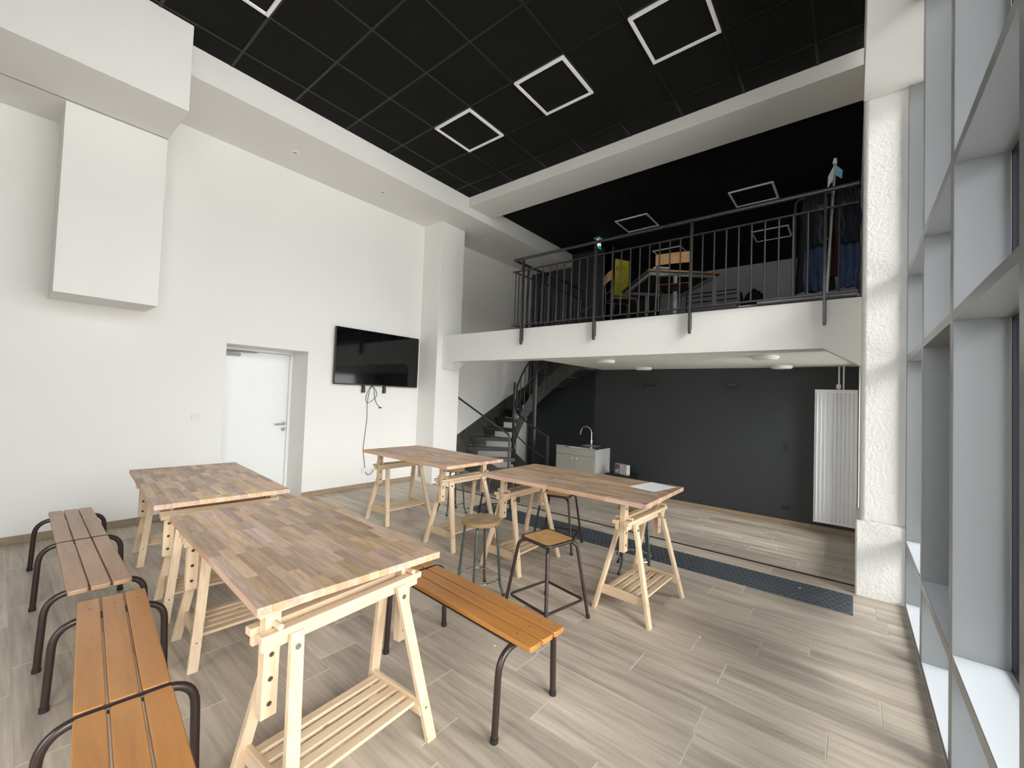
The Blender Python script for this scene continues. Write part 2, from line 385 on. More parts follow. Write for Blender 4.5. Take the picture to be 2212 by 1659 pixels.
# ceilings
def ceiling(name, x0, x1, y0, y1, yph, label, bar='tbar'):
    mb = MB().box(x0, x1, y0, y1, ZC, ZC+.06, 0)
    xs = []; x = -3.876
    while x > x0: x -= .6
    while x < x1:
        if x > x0+.02: mb.box(x-.011, x+.011, y0, y1, ZC-.004, ZC+.001, 1)
        x += .6
    y = yph
    while y > y0: y -= .6
    while y < y1:
        if y > y0+.02: mb.box(x0, x1, y-.011, y+.011, ZC-.0036, ZC+.001, 1)
        y += .6
    return struct(mb.build(name, ['tile', bar], smooth=False), label, 'ceiling')
ceiling('ceiling', -4.79, .06, YN, 4.64, 3.12, 'black suspended tile ceiling over the tall front room')
ceiling('ceiling_mezzanine', -4.79, .5, 5.16, 10.5, 6.69, 'black suspended tile ceiling over the mezzanine', 'tbardull')
mb = MB().box(-4.78, .5, 4.62, 5.17, 4.464, ZC+.07)
struct(mb.build('trim_4', 'wall', bevel=.003), 'white beam dividing the two black ceilings', 'beam')
mb = MB().box(.045, .62, YN, 4.40, 4.0, ZC+.1)
struct(mb.build('trim_5', 'wall', bevel=.004), 'white lintel beam above the tall windows', 'beam')
# square light frames
ringp = empty('ceiling_light')
mb = MB()
q = .290; w = .029
for a, b, c, d in ((-q, q, -q, -q+w), (-q, q, q-w, q), (-q, -q+w, -q+w, q-w), (q-w, q, -q+w, q-w)): mb.box(a, b, c, d, -.022, 0)
mb.build('light_frame', 'ring', ringp, bevel=.003)
MB().box(-q+w, q-w, -q+w, q-w, -.010, 0).build('centre_panel', 'tile', ringp)
RL = [(-3.576, 1.02, 'square white light frame in the black ceiling beside the boxed duct'),
      (-3.576, 3.42, 'square white light frame in the front ceiling nearest the pilaster'),
      (-2.376, 3.42, 'square white light frame in the middle of the front ceiling'),
      (-1.176, 3.42, 'square white light frame in the front ceiling nearest the windows'),
      (-2.976, 6.99, 'square white light frame over the mezzanine above the exit sign side'),
      (-1.176, 6.99, 'square white light frame over the mezzanine beside the flag pole'),
      (-2.976, 8.77, 'square white light frame deep over the mezzanine behind the wooden chair back'),
      (-1.176, 8.77, 'square white light frame deep over the mezzanine left of the hanging jeans')]
for i, (x, y, lb) in enumerate(RL):
    o = ringp if i == 0 else copy_tree(ringp)
    o.location = (x, y, ZC-.0005); tag(o, lb, 'ceiling light', 'square frame lights in the ceilings')

# column
mb = MB().box(.052, .62, 4.402, 4.95, .57, 4.45)
struct(mb.build('wall_column', 'wallrough', bevel=.03, seg=4), 'rough white rendered column between the room and the windows', 'column')
mb = MB().box(.026, .62, 4.385, 4.97, -.3, .585)
struct(mb.build('wall_column_plinth', 'wallrough', bevel=.012, seg=3), 'slightly wider rendered foot of the white column', 'plinth')

# mezzanine slab with edge beam and stair opening
mb = MB()
mb.box(-5.32, .06, 4.66, 4.92, 2.005, 2.438)
mb.box(-3.71, .5, 4.92, YT+.05, 2.045, 2.438); mb.box(-3.75, .5, YT, 10.6, 2.045, 2.438)
mb.prism([(-5.32, 1.886), (-5.215, 1.886), (-5.07, 2.005), (-5.32, 2.005)], 4.66, 4.95, 'y')
mb.prism([(-.213, 2.005), (.06, 1.835), (.06, 2.005)], 4.66, 4.80, 'y')
struct(mb.build('ceiling_under_mezzanine', 'wall', smooth=False), 'white mezzanine slab with its deep front edge beam', 'slab')
mb = MB().box(-3.71, .05, 4.655, YT, 2.438, ZM).box(-3.75, .5, YT, 10.6, 2.438, ZM)
struct(mb.build('floor_mezzanine', 'rubber', smooth=False), 'dark floor covering of the mezzanine', 'floor')
# back walls
mb = MB().box(-3.86, .5, YB, YB+.3, -.5, 2.06)
struct(mb.build('wall_back', 'grey', smooth=False), 'charcoal grey back wall under the mezzanine', 'wall')
mb = MB().box(-6.0, -3.86, YT, YT+.2, -.5, ZC+.1).box(-4.0, -3.80, YT, 10.6, 2.44, ZC+.1)
struct(mb.build('wall_stairwell', 'darkwall', smooth=False), 'very dark wall behind the steel staircase', 'wall')
struct(MB().box(-4.0, .7, 10.5, 10.7, 2.3, ZC+.1).build('wall_far', 'farwhite', smooth=False), 'pale far wall at the back of the mezzanine', 'wall')
mb = MB().box(.06, .62, 4.96, 10.6, 2.0, ZC+.1).box(.06, .62, 4.96, 5.15, -.5, 2.0).box(.06, .62, 6.95, 7.6, -.5, 2.0).box(.06, .62, 5.15, 6.95, -.5, .0).box(-.0, .0, 0, 0, 0, 0)
struct(mb.build('wall_right', 'wall', smooth=False), 'white wall right of the mezzanine beyond the column', 'wall')
struct(MB().box(-6.5, -3.2, YN-.2, YN, -.3, ZC+.1).box(-3.2, -1.9, YN-.2, YN, -.3, ZC+.1).box(-1.9, .2, YN-.2, YN, 4.2, ZC+.1).box(.2, .7, YN-.2, YN, -.3, ZC+.1).box(-1.9, .2, YN-.2, YN, -.3, .05).build('wall_rear', 'wall', smooth=False), 'white wall behind the viewer', 'wall')
root = empty('window_8', (-.85, YN-.1, 1.7)); struct(root, 'added unseen window in the rear wall, put in to brighten the mezzanine edge', 'window')  # added out of view to light the mezzanine edge and column
mb = MB()
for a, b, c, d in ((-1.05, 1.05, -1.65, -1.60), (-1.05, 1.05, 2.45, 2.50), (-1.05, -.99, -1.6, 2.45), (.99, 1.05, -1.6, 2.45), (-.03, .03, -1.6, 2.45), (-.99, .99, .6, .65)): mb.box(a, b, -.05, .05, c, d)
mb.build('window_frame', 'alu', root)
MB().add([(-.99, 0, -1.6), (.99, 0, -1.6), (.99, 0, 2.45), (-.99, 0, 2.45)], [(0, 1, 2, 3)]).build('pane', 'glass', root, smooth=False)
# roof lid so no daylight leaks in
struct(MB().box(-6.6, .7, YN-.2, 10.8, ZC+.1, ZC+.3).build('ceiling_roof', 'wall', smooth=False), 'roof slab above the ceilings', 'roof')
# skirtings
def skirt(name, segs, label):
    mb = MB()
    for a, b in segs:
        mb.box(a[0], b[0], a[1], b[1], a[2], b[2])
    return struct(mb.build(name, 'skirt', bevel=.001), label, 'skirting')
sg = []
y = YN
while y < 4.54:
    y2 = min(y+.857, 4.54)
    for (a, b) in ((y, min(y2, 1.706)), (max(y, 2.667), y2)):
        if b-a > .01 and not (a < 1.706 and b > 2.667): sg.append(((XL, a+.001, 0), (XL+.010, b-.001, .072)))
    y = y2
skirt('baseboard_left', sg, 'tan tile skirting along the left wall')
sg = []
x = -3.86
while x < .05:
    x2 = min(x+.857, .06); sg.append(((x+.001, YB-.010, Z2), (x2-.001, YB, Z2+.072))); x = x2
skirt('baseboard_back', sg, 'tan tile skirting along the charcoal wall')

# ------------------------------------------------------------------ curtain wall
XI, XG = .317, .477
mul = [4.372, 3.432, 2.479, 1.526, .573, -.38, -1.333]
zt = [(-.03, .028), (.442, .493), (1.848, 1.892), (2.505, 2.556)]
for i in range(len(mul)-1):
    ya, yb = mul[i+1]+.062, mul[i]   # bay clear width ya..yb ; near mullion mul[i+1]..+.062
    root = empty('window_%d' % (i+1), (XI, (ya+yb)/2, 0))
    struct(root, ('tall grey-framed window bay next to the white column', 'tall grey-framed window bay with an added light-dimming pane, second from the column', 'tall grey-framed window bay at the right edge, third from the column')[i] if i < 3 else 'tall grey-framed window bay beside the viewer', 'window')
    mi = Matrix.Translation((-XI, -(ya+yb)/2, 0))
    mb = MB().box(XI, XG, mul[i+1], mul[i+1]+.062, -.03, 4.0, 0, mi)
    if i == 0: mb.box(XI, XG, 4.372, 4.402, -.03, 4.0, 0, mi)
    mb.build('mullion', 'alu', root, bevel=.003)
    mb = MB()
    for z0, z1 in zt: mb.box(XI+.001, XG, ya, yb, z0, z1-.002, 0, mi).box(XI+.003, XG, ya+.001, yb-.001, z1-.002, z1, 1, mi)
    mb.build('transom', ['alu', 'skylit'], root)
    # outer glazing frame and panes
    mb = MB(); ga = MB()
    zs = [.028, .442, .493, 1.848, 1.892, 2.505, 2.556, 4.0]
    for k in range(4):
        z0, z1 = zs[2*k], zs[2*k+1]
        for (a, b, c, d) in ((ya, ya+.012, z0, z1), (yb-.012, yb, z0, z1), (ya, yb, z0, z0+.012), (ya, yb, z1-.012, z1)):
            ga.box(XG, XG+.02, a, b, c, d, 0, mi)
        pm = 'glassdim' if (i == 1 and k == 1) else 'glass'
        MB().add([(XG+.010, ya+.01, z0+.01), (XG+.010, yb-.01, z0+.01), (XG+.010, yb-.01, z1-.01), (XG+.010, ya+.01, z1-.01)], [(0, 1, 2, 3)], 0, 0, mi).build('pane', pm, root, smooth=False)
    ga.build('gasket', 'gasket', root)
    mb.box(XG+.02, XG+.08, mul[i+1]+.006, mul[i+1]+.056, -.03, 4.0, 0, mi)
    for z0, z1 in zt: mb.box(XG+.02, XG+.07, ya-.006, yb+.006, z0+.003, z1-.003, 0, mi)
    mb.build('outer_cap', 'alu', root)
# lower window beyond the column
struct(MB().box(.317, .62, YN, -1.334, -.3, 4.05).build('wall_right_rear', 'wall', smooth=False), 'white wall beside the windows behind the viewer', 'wall')
root = empty('window_7', (.3, 6.05, 1.0)); struct(root, 'window beside the radiator under the mezzanine, hidden by the column', 'window')
mi = Matrix.Translation((-.3, -6.05, -1.0)); mb = MB()
for a, b, c, d in ((5.15, 6.95, 0, .05), (5.15, 6.95, 1.95, 2.0), (5.15, 5.20, .05, 1.95), (6.9, 6.95, .05, 1.95), (6.02, 6.08, .05, 1.95)): mb.box(.34, .46, a, b, c, d, 0, mi)
mb.build('window_frame', 'alu', root)
MB().add([(.40, 5.2, .05), (.40, 6.9, .05), (.40, 6.9, 1.95), (.40, 5.2, 1.95)], [(0, 1, 2, 3)], 0, 0, mi).build('pane', 'glass', root, smooth=False)
struct(MB().box(.62, 40, -30, 40, -.35, -.12).box(-30, .62, -30, YN-.2, -.35, -.12).build('ground_outside', 'concrete', smooth=False), 'pale paving outside the windows', 'ground')

# ------------------------------------------------------------------ door in the recess
XD = -6.25
root = empty('door_1', (XD, 2.18, 0)); struct(root, 'flush white door set deep in the left wall recess', 'door')
mi = Matrix.Translation((-XD, -2.18, 0))
MB().box(XD-.03, XD+.03, 1.706, 1.745, 0, 1.977, 0, mi).box(XD-.03, XD+.03, 2.632, 2.667, 0, 1.977, 0, mi).box(XD-.03, XD+.03, 1.745, 2.632, 1.945, 1.977, 0, mi).build('door_frame', 'white', root, bevel=.002)
leaf = MB().box(XD-.035, XD+.008, 1.748, 2.629, .006, 1.940, 0, mi).build('door_leaf', 'white', root, bevel=.002)
mb = MB().tube(rounded([(XD+.008, 2.594, .972), (XD+.055, 2.594, .972), (XD+.055, 2.465, .966)], .02), .0095, 10).cyl((XD+.008, 2.594, .972), (XD+.016, 2.594, .972), .026, 18)
h = mb.build('door_handle', 'steel', leaf); h.location = (-XD, -2.18, 0)
mb = MB().cyl((XD+.008, 2.588, .893), (XD+.018, 2.588, .893), .027, 20).cyl((XD+.018, 2.588, .893), (XD+.024, 2.588, .893), .010, 12)
h = mb.build('lock_rosette', 'steel', leaf); h.location = (-XD, -2.18, 0)
mb = MB().box(XD+.008, XD+.055, 1.76, 2.00, 1.868, 1.905).cyl((XD+.032, 1.80, 1.86), (XD+.032, 1.80, 1.915), .02, 14)
mb.box(XD+.02, XD+.05, 1.79, 2.21, 1.930, 1.942).beam((XD+.032, 1.80, 1.918), (XD+.035, 2.19, 1.927), .018, .008)
h = mb.build('door_closer', 'greymetal', root, bevel=.003); h.location = (-XD, -2.18, 0)

# ------------------------------------------------------------------ wall fittings
def plate(name, mat, x, y, z, wy, hz, n, label, cat, face='x', dark=None):
    mb = MB()
    if face == 'x':
        mb.box(x, x+.010, y-wy/2, y+wy/2, z-hz/2, z+hz/2)
    else:
        mb.box(x-wy/2, x+wy/2, y-.010, y, z-hz/2, z+hz/2)
    o = mb.build(name, mat, bevel=.002); tag(o, label, cat)
    w = (wy-.02)/n
    for i in range(n):
        c = -wy/2+.01+w*(i+.5)
        m2 = MB()
        if face == 'x': m2.box(x+.0095, x+.0125, y+c-w*.44, y+c+w*.44, z-hz*.34, z+hz*.34)
        else: m2.box(x+c-w*.44, x+c+w*.44, y-.0125, y-.0095, z-hz*.34, z+hz*.34)
        m2.build(('rocker' if 'switch' in name else 'socket_insert'), dark or mat, o, bevel=.001)
    return o
plate('light_switch', 'plug', XL, 1.447, 1.108, .085, .078, 2, 'white double light switch left of the recessed door', 'light switch')
plate('wall_socket', 'plug', XL, 3.69, .272, .29, .076, 4, 'white socket strip low on the wall under the television', 'socket')
plate('light_switch', 'black', -.738, YB, .889, .062, .105, 2, 'black switch plate on the charcoal wall left of the radiator', 'light switch', 'y')
plate('wall_socket', 'black', -.737, YB, .013, .105, .062, 2, 'black double socket low on the charcoal wall left of the radiator', 'socket', 'y')
for x, lb in ((-2.80, 'dark slim wall lamp on the charcoal wall above the sink side'), (-1.478, 'dark slim wall lamp on the charcoal wall nearer the radiator')):
    o = MB().box(x-.092, x+.092, YB-.055, YB, 1.737, 1.778).build('wall_lamp', 'black', bevel=.006)
    tag(o, lb, 'wall lamp', 'wall lamps on the charcoal wall')
    MB().box(x-.05, x+.05, YB-.052, YB-.001, 1.7775, 1.782).build('lamp_lens', 'greymetal', o)
for x, y, lb in ((-2.785, 5.55, 'round white ceiling lamp under the mezzanine, front left'), (-2.757, 6.90, 'round white ceiling lamp under the mezzanine, back left'),
             (-.79, 5.60, 'round white ceiling lamp under the mezzanine, front right'), (-.788, 6.98, 'round white ceiling lamp under the mezzanine, back right')):
    o = MB().cyl((x, y, 2.012), (x, y, 2.045), .135, 36).build('round_ceiling_lamp', 'whitemat', bevel=.004); tag(o, lb, 'ceiling lamp', 'round lamps under the mezzanine')
    MB().cyl((x, y, 2.002), (x, y, 2.014), .120, 36).build('diffuser', 'ring', o, bevel=.003)

# television
root = empty('television', (-5.685, 3.735, 1.97))
tag(root, 'large black flat television hanging on the white wall', 'television')
y0, y1, z0, z1 = 3.015-3.74, 4.474-3.74, 1.558-1.97, 2.382-1.97
MB().box(-.040, 0, y0, y1, z0, z1).build('casing', 'black', root, bevel=.006)
MB().add([(.0006, y0+.008, z0+.016), (.0006, y1-.008, z0+.016), (.0006, y1-.008, z1-.008), (.0006, y0+.008, z1-.008)], [(0, 1, 2, 3)]).build('screen', 'blackgloss', root, smooth=False)
MB().box(.0008, .0016, .03, .07, z0+.004, z0+.010).build('badge', 'greymetal', root)
for yy in (-.235, .125):
    MB().box(-.062, -.040, yy-.022, yy+.022, z0-.11, z0+.5).cyl((-.036, yy, z0-.105), (-.036, yy, z0-.02), .025, 14).build('bracket', 'black', root, bevel=.003)
MB().box(-.072, -.062, -.45, .45, -.1, .0).build('wall_plate', 'black', root)
def xw(y, z, x=XL+.008): return (x, y, z)
cab = MB().tube(rounded([xw(3.70, 1.60, XL+.02), xw(3.60, 1.50), xw(3.555, 1.36), xw(3.585, 1.28), xw(3.69, 1.335), xw(3.765, 1.42), xw(3.71, 1.52), xw(3.655, 1.545), xw(3.62, 1.48), xw(3.59, 1.30), xw(3.60, 1.05), xw(3.575, .80), xw(3.555, .58), xw(3.585, .42), xw(3.60, .30), xw(3.64, .19), xw(3.72, .20), xw(3.74, .265, XL+.02)], .05, 5), .0042, 8)
tag(cab.build('power_cable', 'cable'), 'grey power cable running down from the television to the socket', 'cable')
cab = MB().tube(rounded([xw(3.66, 1.60, XL+.02), xw(3.70, 1.49), xw(3.715, 1.36), xw(3.76, 1.27), xw(3.82, 1.225)], .05, 5), .0042, 8).box(XL+.001, XL+.016, 3.80, 3.845, 1.21, 1.228)
tag(cab.build('loose_cable', 'cable'), 'short loose cable dangling below the television', 'cable')

# ------------------------------------------------------------------ radiator
root = empty('radiator', (-.13, 7.2, 0)); tag(root, 'tall white panel radiator on the charcoal wall behind the column', 'radiator')
mb = MB(); x0, x1 = -.281, .183; zb0, zb1 = -.09, 1.726
mb.box(x0, x1, -.04, .04, zb0, zb1)
mb.build('radiator_body', 'white', root, bevel=.006)
mb = MB(); n = 10; pitch = (x1-x0-.03)/n
for i in range(n):
    a = x0+.015+i*pitch
    mb.prism([(a+.002, -.038), (a+.010, -.058), (a+pitch-.026, -.058), (a+pitch-.018, -.038)], zb0+.035, zb1-.05, 'z')
mb.build('fluted_panel', 'white', root, bevel=.003)
for k, xx in enumerate((-.017, .032)):
    MB().cyl((xx, 0, zb1), (xx, 0, 2.045), .011, 12).build('pipe', 'whitemat', root)
MB().cyl((-.02, -.01, 1.735), (-.02, -.01, 1.80), .027, 18).build('thermostat_valve', 'whitemat', root, bevel=.008)

# ------------------------------------------------------------------ sink cabinet
root = empty('sink_cabinet', (-3.917, 7.03, Z2)); tag(root, 'cream sink cabinet with stainless top against the charcoal wall', 'sink cabinet')
H = .842; a, b = -.404, .404; f = -.325
mb = MB().box(a, b, f+.02, .262, .0, H-.025).box(b-.004, b+.001, f+.02, .262, .0, H-.025, 1)
mb.build('carcass', ['cream', 'creamside'], root)
MB().box(a, b, f, f+.02, H-.155, H-.027).build('front_panel', 'cream', root, bevel=.003)
for s in (-1, 1):
    d = MB().box(min(s*.002, s*.402), max(s*.002, s*.402), f, f+.019, .08, H-.160).build('door', 'cream', root, bevel=.003)
    MB().cyl((s*.045, f, H-.215), (s*.045, f-.022, H-.215), .012, 14, r1=.018).build('knob', 'white', d, bevel=.003)
mb = MB()
for (p, q_, r_, s_) in ((a-.004, b+.004, f-.012, -.17), (a-.004, b+.004, .17, .265), (a-.004, -.02, -.17, .17), (.32, b+.004, -.17, .17)): mb.box(p, q_, r_, s_, H-.027, H)
mb.build('worktop', 'steel', root, bevel=.002)
mb = MB().box(-.02, .32, -.17, -.165, H-.15, H-.002).box(-.02, .32, .165, .17, H-.15, H-.002).box(-.02, -.015, -.17, .17, H-.15, H-.002).box(.315, .32, -.17, .17, H-.15, H-.002).box(-.02, .32, -.17, .17, H-.155, H-.15)
mb.build('sink_bowl', 'steel', root)
tp = [(.045, .20, H), (.045, .20, H+.22)] + [(.045-.12+.12*math.cos(t*PI/10), .20, H+.22+.12*math.sin(t*PI/10)) for t in range(1, 11)] + [(-.20, .20, H+.18)]
tap = MB().tube(tp, .0105, 12).cyl((.045, .20, H), (.045, .20, H+.09), .021, 16).build('tap', 'chrome', root)
MB().cyl((.06, .20, H+.075), (.12, .185, H+.082), .007, 10).build('tap_lever', 'chrome', tap)

# small black table and packaging box
root = empty('side_table', (-3.13, 6.98, Z2)); tag(root, 'low black side table beside the sink cabinet', 'side table')
MB().box(-.22, .22, -.20, .20, .40, .435).build('table_top', 'black', root, bevel=.004)
for sx in (-1, 1):
    for sy in (-1, 1): MB().box(sx*.19-.015, sx*.19+.015, sy*.17-.015, sy*.17+.015, 0, .40).build('leg', 'black', root)
MB().box(-.19, .19, -.17, .17, .33, .40).build('apron', 'black', root)
root = empty('packaging_box', (-3.10, 6.93, Z2+.435), math.radians(-14)); tag(root, 'small white and mauve packaging box on the low black side table', 'box')
MB().box(-.13, .13, -.045, .045, 0, .165).build('carton', 'cardboard', root, bevel=.002)
MB().add([(-.128, -.0456, .07), (-.02, -.0456, .07), (-.02, -.0456, .163), (-.128, -.0456, .163)], [(0, 1, 2, 3)]).add([(-.128, -.0456, .002), (-.02, -.0456, .002), (-.02, -.0456, .07), (-.128, -.0456, .07)], [(0, 1, 2, 3)], 1) \
  .add([(-.11, -.0458, .02), (-.07, -.0458, .012), (-.045, -.0458, .055), (-.085, -.0458, .062)], [(0, 1, 2, 3)], 2).add([(-.075, -.0458, .075), (-.03, -.0458, .04), (-.026, -.0458, .06), (-.055, -.0458, .095)], [(0, 1, 2, 3)], 2).build('printed_picture', ['mauve', 'greymetal', 'cardboard'], root, smooth=False)
MB().box(.07, .095, -.0458, -.045, .128, .136).build('printed_mark', 'black', root)

# ------------------------------------------------------------------ tactile strip
root = empty('tactile_strip', (-1.93, 4.12, 0)); tag(root, 'slate grey studded tactile strip on the floor before the step', 'tactile strip')
MB().box(-1.94, 1.946, -.205, .198, -.0005, .006).build('rubber_sheet', 'mat', root, bevel=.002)
mb = MB(); k = 0
for i in range(86):
    for j in range(8):
        x = -1.92+i*.0449+(.0224 if j % 2 else 0); y = -.178+j*.050
        if x > 1.93: continue
        mb.add([(x-.013, y-.006, .006), (x+.013, y-.006, .006), (x+.013, y+.006, .006), (x-.013, y+.006, .006), (x-.008, y-.003, .0095), (x+.008, y-.003, .0095), (x+.008, y+.003, .0095), (x-.008, y+.003, .0095)],
               [(4, 5, 6, 7), (0, 1, 5, 4), (1, 2, 6, 5), (2, 3, 7, 6), (3, 0, 4, 7)])
tag(mb.build('studs', 'matdot', root, smooth=False), kind='stuff')

# ------------------------------------------------------------------ trestle tables
def make_trestle(ztop):
    """ztop: underside of the table top. rails run along local y"""
    t = empty('trestle')
    for s in (-1, 1):
        mb = MB().box(min(s*.021, s*.060), max(s*.021, s*.060), -.344, .344, .629, .654).box(min(s*.021, s*.043), max(s*.021, s*.043), -.336, .336, .594, .629)
        mb.build('rail', 'piney', t, bevel=.002)
    for sx in (-1, 1):
        for sy in (-1, 1):
            p0 = (sx*.202, sy*.302, .0); p1 = (sx*.054, sy*.226, .629)
            mb = MB(); d = Vector(p1)-Vector(p0)
            q0 = Vector(p0); q1 = Vector(p1)
            vs = []
            for q in (q0, q1):
                for (ax, ay) in ((-.011, -.023), (.011, -.023), (.011, .023), (-.011, .023)): vs.append((q.x+ax, q.y+ay, q.z))
            mb.add(vs, [(0, 3, 2, 1), (4, 5, 6, 7), (0, 1, 5, 4), (1, 2, 6, 5), (2, 3, 7, 6), (3, 0, 4, 7)])
            lg = mb.build('leg', 'pinez', t, bevel=.0015)
            c = q0*.07+q1*.93
            MB().cyl((c.x+sx*.009, c.y, c.z), (c.x+sx*.0145, c.y, c.z), .010, 14).build('bolt', 'steel', lg)
            c = q0*.79+q1*.21
            MB().cyl((c.x+sx*.009, c.y, c.z), (c.x+sx*.0125, c.y, c.z), .005, 10).build('screw', 'steel', lg)
    for sy in (-1, 1):
        y = sy*.270
        mb = MB().prism([(-.176, .106), (.176, .106), (.161, .168), (-.161, .168)], y-.009, y+.009, 'y')
        mb.build('end_board', 'pine', t, bevel=.0015)
        # sliding post, its peg holes drawn as flat dark discs
        mb = MB(); zb = ztop-.367
        y = sy*.290
        mb.box(-.018, .018, y-.026, y+.026, zb, ztop-.026)
        z = zb+.045
        while z < ztop-.05:
            for s in (-1, 1): mb.disc((s*.0184, y, z), (s, 0, 0), .0085, 14, 1)
            z += .082
        mb.build('height_post', ['pinez', 'holedisc'], t, bevel=.0)
        MB().cyl((-.062, y+.004, .667), (.062, y+.004, .667), .0105, 14).build('peg', 'pine', t)
    for k in range(5):
        x = -.122+k*.061
        MB().box(x-.019, x+.019, -.261, .261, .139, .154).build('shelf_slat', 'piney', t, bevel=.0015)
    MB().box(-.018, .018, -.335, .335, ztop-.026, ztop-.0005).build('top_bar', 'piney', t, bevel=.0015)
    return t
def pine_axes(): pass
TLOW = make_trestle(.722); THIGH = make_trestle(.807)
TR = [(TLOW, -1.56, .922, 4, 'pine trestle with slatted shelf under the near right end of the large front table'),
      (TLOW, -2.79, 1.015, -3, 'pine trestle under the left end of the large front table, next to the benches'),
      (TLOW, -3.425, 1.045, -6, 'pine trestle under the right end of the back left table, half hidden'),
      (TLOW, -4.58, 1.115, -5, 'pine trestle under the wall end of the back left table'),
      (THIGH, -1.198, 3.045, -2, 'pine trestle at the right end of the table with the sheet of paper'),
      (THIGH, -2.305, 3.06, 1, 'pine trestle at the left end of the table with the sheet of paper'),
      (THIGH, -3.065, 3.05, 0, 'pine trestle at the right end of the table beside the television wall'),
      (THIGH, -4.135, 3.07, 0, 'pine trestle at the left end of the table nearest the television')]
used = set()
for (p, x, y, a, lb) in TR:
    o = p if p.name not in used else copy_tree(p)
    used.add(p.name)
    o.location = (x, y, 0); o.rotation_euler.z = math.radians(a); tag(o, lb, 'trestle', 'pine trestles under the work tables')

def make_top(Lx, Wy, th=.028, seed=1, bark=None):
    random.seed(seed); mb = MB(); nr = 17; w = Wy/nr
    for j in range(nr):
        x = -Lx/2 - random.random()*.2; y0 = -Wy/2+j*w; y1 = y0+w
        while x < Lx/2:
            l = random.uniform(.10, .34); a, b = max(x, -Lx/2), min(x+l, Lx/2); x += l
            if b-a < .002: continue
            r = random.random()
            mb.add([(a, y0, 0), (b, y0, 0), (b, y1, 0), (a, y1, 0)], [(0, 1, 2, 3)], 0, r)
            mb.add([(a, y0, -th), (b, y0, -th), (b, y1, -th), (a, y1, -th)], [(3, 2, 1, 0)], 1, r)
            if a <= -Lx/2+1e-6: mb.add([(a, y1, -th), (a, y0, -th), (a, y0, 0), (a, y1, 0)], [(0, 1, 2, 3)], 1, r)
            if b >= Lx/2-1e-6: mb.add([(b, y0, -th), (b, y1, -th), (b, y1, 0), (b, y0, 0)], [(0, 1, 2, 3)], 1, r)
            if j == 0: mb.add([(a, y0, -th), (b, y0, -th), (b, y0, 0), (a, y0, 0)], [(0, 1, 2, 3)], 1, r)
            if j == nr-1: mb.add([(b, y1, -th), (a, y1, -th), (a, y1, 0), (b, y1, 0)], [(0, 1, 2, 3)], 1, r)
    return mb.build('table_top', ['beech', 'beechedge'], smooth=False)
TT = [(-2.163, .972, .750, 1.385, .745, -2.6, 'large beech butcher-block table top in front, on two low trestles'),
      (-3.862, 1.046, .750, 1.435, .745, -4.3, 'beech butcher-block table top at back left near the recessed door'),
      (-3.428, 2.905, .835, 1.38, .745, -1.1, 'beech butcher-block table top in front of the television wall'),
      (-1.668, 2.92, .835, 1.375, .755, .3, 'beech butcher-block table top with a sheet of white paper on it')]
for i, (x, y, z, l, w, a, lb) in enumerate(TT):
    o = make_top(l, w, seed=31+i); o.location = (x, y, z); o.rotation_euler.z = math.radians(a); tag(o, lb, 'table top', 'butcher-block table tops')
# sheet of paper
mb = MB(); P = [(-1.268, 3.006), (-1.232, 3.277), (-1.03, 3.218), (-1.076, 2.964)]
px0 = Vector((-1.150, 3.118)); root = empty('paper_sheet', (px0.x, px0.y, .8356), math.radians(-12)); tag(root, 'sheet of white paper lying on the right-hand table', 'paper')
MB().box(-.105, .105, -.1485, .1485, 0, .0006).build('sheet', 'paper', root, smooth=False)
mb = MB()
for k in range(9):
    y = .10-k*.022; mb.add([(-.08, y, .0009), (.03+.04*((k*7) % 3)/2, y, .0009), (.03+.04*((k*7) % 3)/2, y+.004, .0009), (-.08, y+.004, .0009)], [(0, 1, 2, 3)])
mb.build('printed_lines', 'ink', root, smooth=False)

# ------------------------------------------------------------------ benches
def make_bench(mat):
    t = empty('slatted_bench'); zs = .383
    for s in (-1, 1):
        for j in range(3):
            y = (j-1)*.0838
            x0, x1 = (s*.014, s*.975); x0, x1 = min(x0, x1), max(x0, x1)
            h_ = .0388; rr_ = .012; pts = []
            for cx_, cy_, a0 in ((x1, y+h_, 0), (x0, y+h_, 90), (x0, y-h_, 180), (x1, y-h_, 270)):
                sx_ = -1 if cx_ == x1 else 1; sy_ = -1 if cy_ > y else 1
                for q_ in range(5):
                    an = math.radians(a0+q_*22.5); pts.append((cx_+sx_*rr_+rr_*math.cos(an), cy_+sy_*rr_+rr_*math.sin(an)))
            mb = MB().prism(pts, zs, zs+.024, 'z')
            for xx in (s*.86,):
                mb.disc((xx, y+.004, zs+.0243), (0, 0, 1), .0042, 10, 1)
            mb.build('seat_slat', [mat, 'holedisc'], t, bevel=.004, seg=3)
    for k, fx in enumerate((-.86, 0, .86)):
        zc = zs-.0155 if fx else zs+.010
        pts = rounded([(fx, -.205, .0), (fx, -.192, zc), (fx, .192, zc), (fx, .205, .0)], .10, 8)
        fr = MB().tube(pts, .0152, 14).build('leg_frame', 'brownmetal', t)
        for sy in (-1, 1): MB().cyl((fx, sy*.205, 0), (fx, sy*.2045, .02), .0175, 14).build('foot_cap', 'rubber', fr)
    for sy in (-1, 1): MB().cyl((-.85, sy*.108, zs-.009), (.85, sy*.108, zs-.009), .009, 10).build('side_rail', 'brownmetal', t)
    return t
b1 = make_bench('orange'); b2 = make_bench('muted')
b3 = copy_tree(b1); b4 = copy_tree(b2)
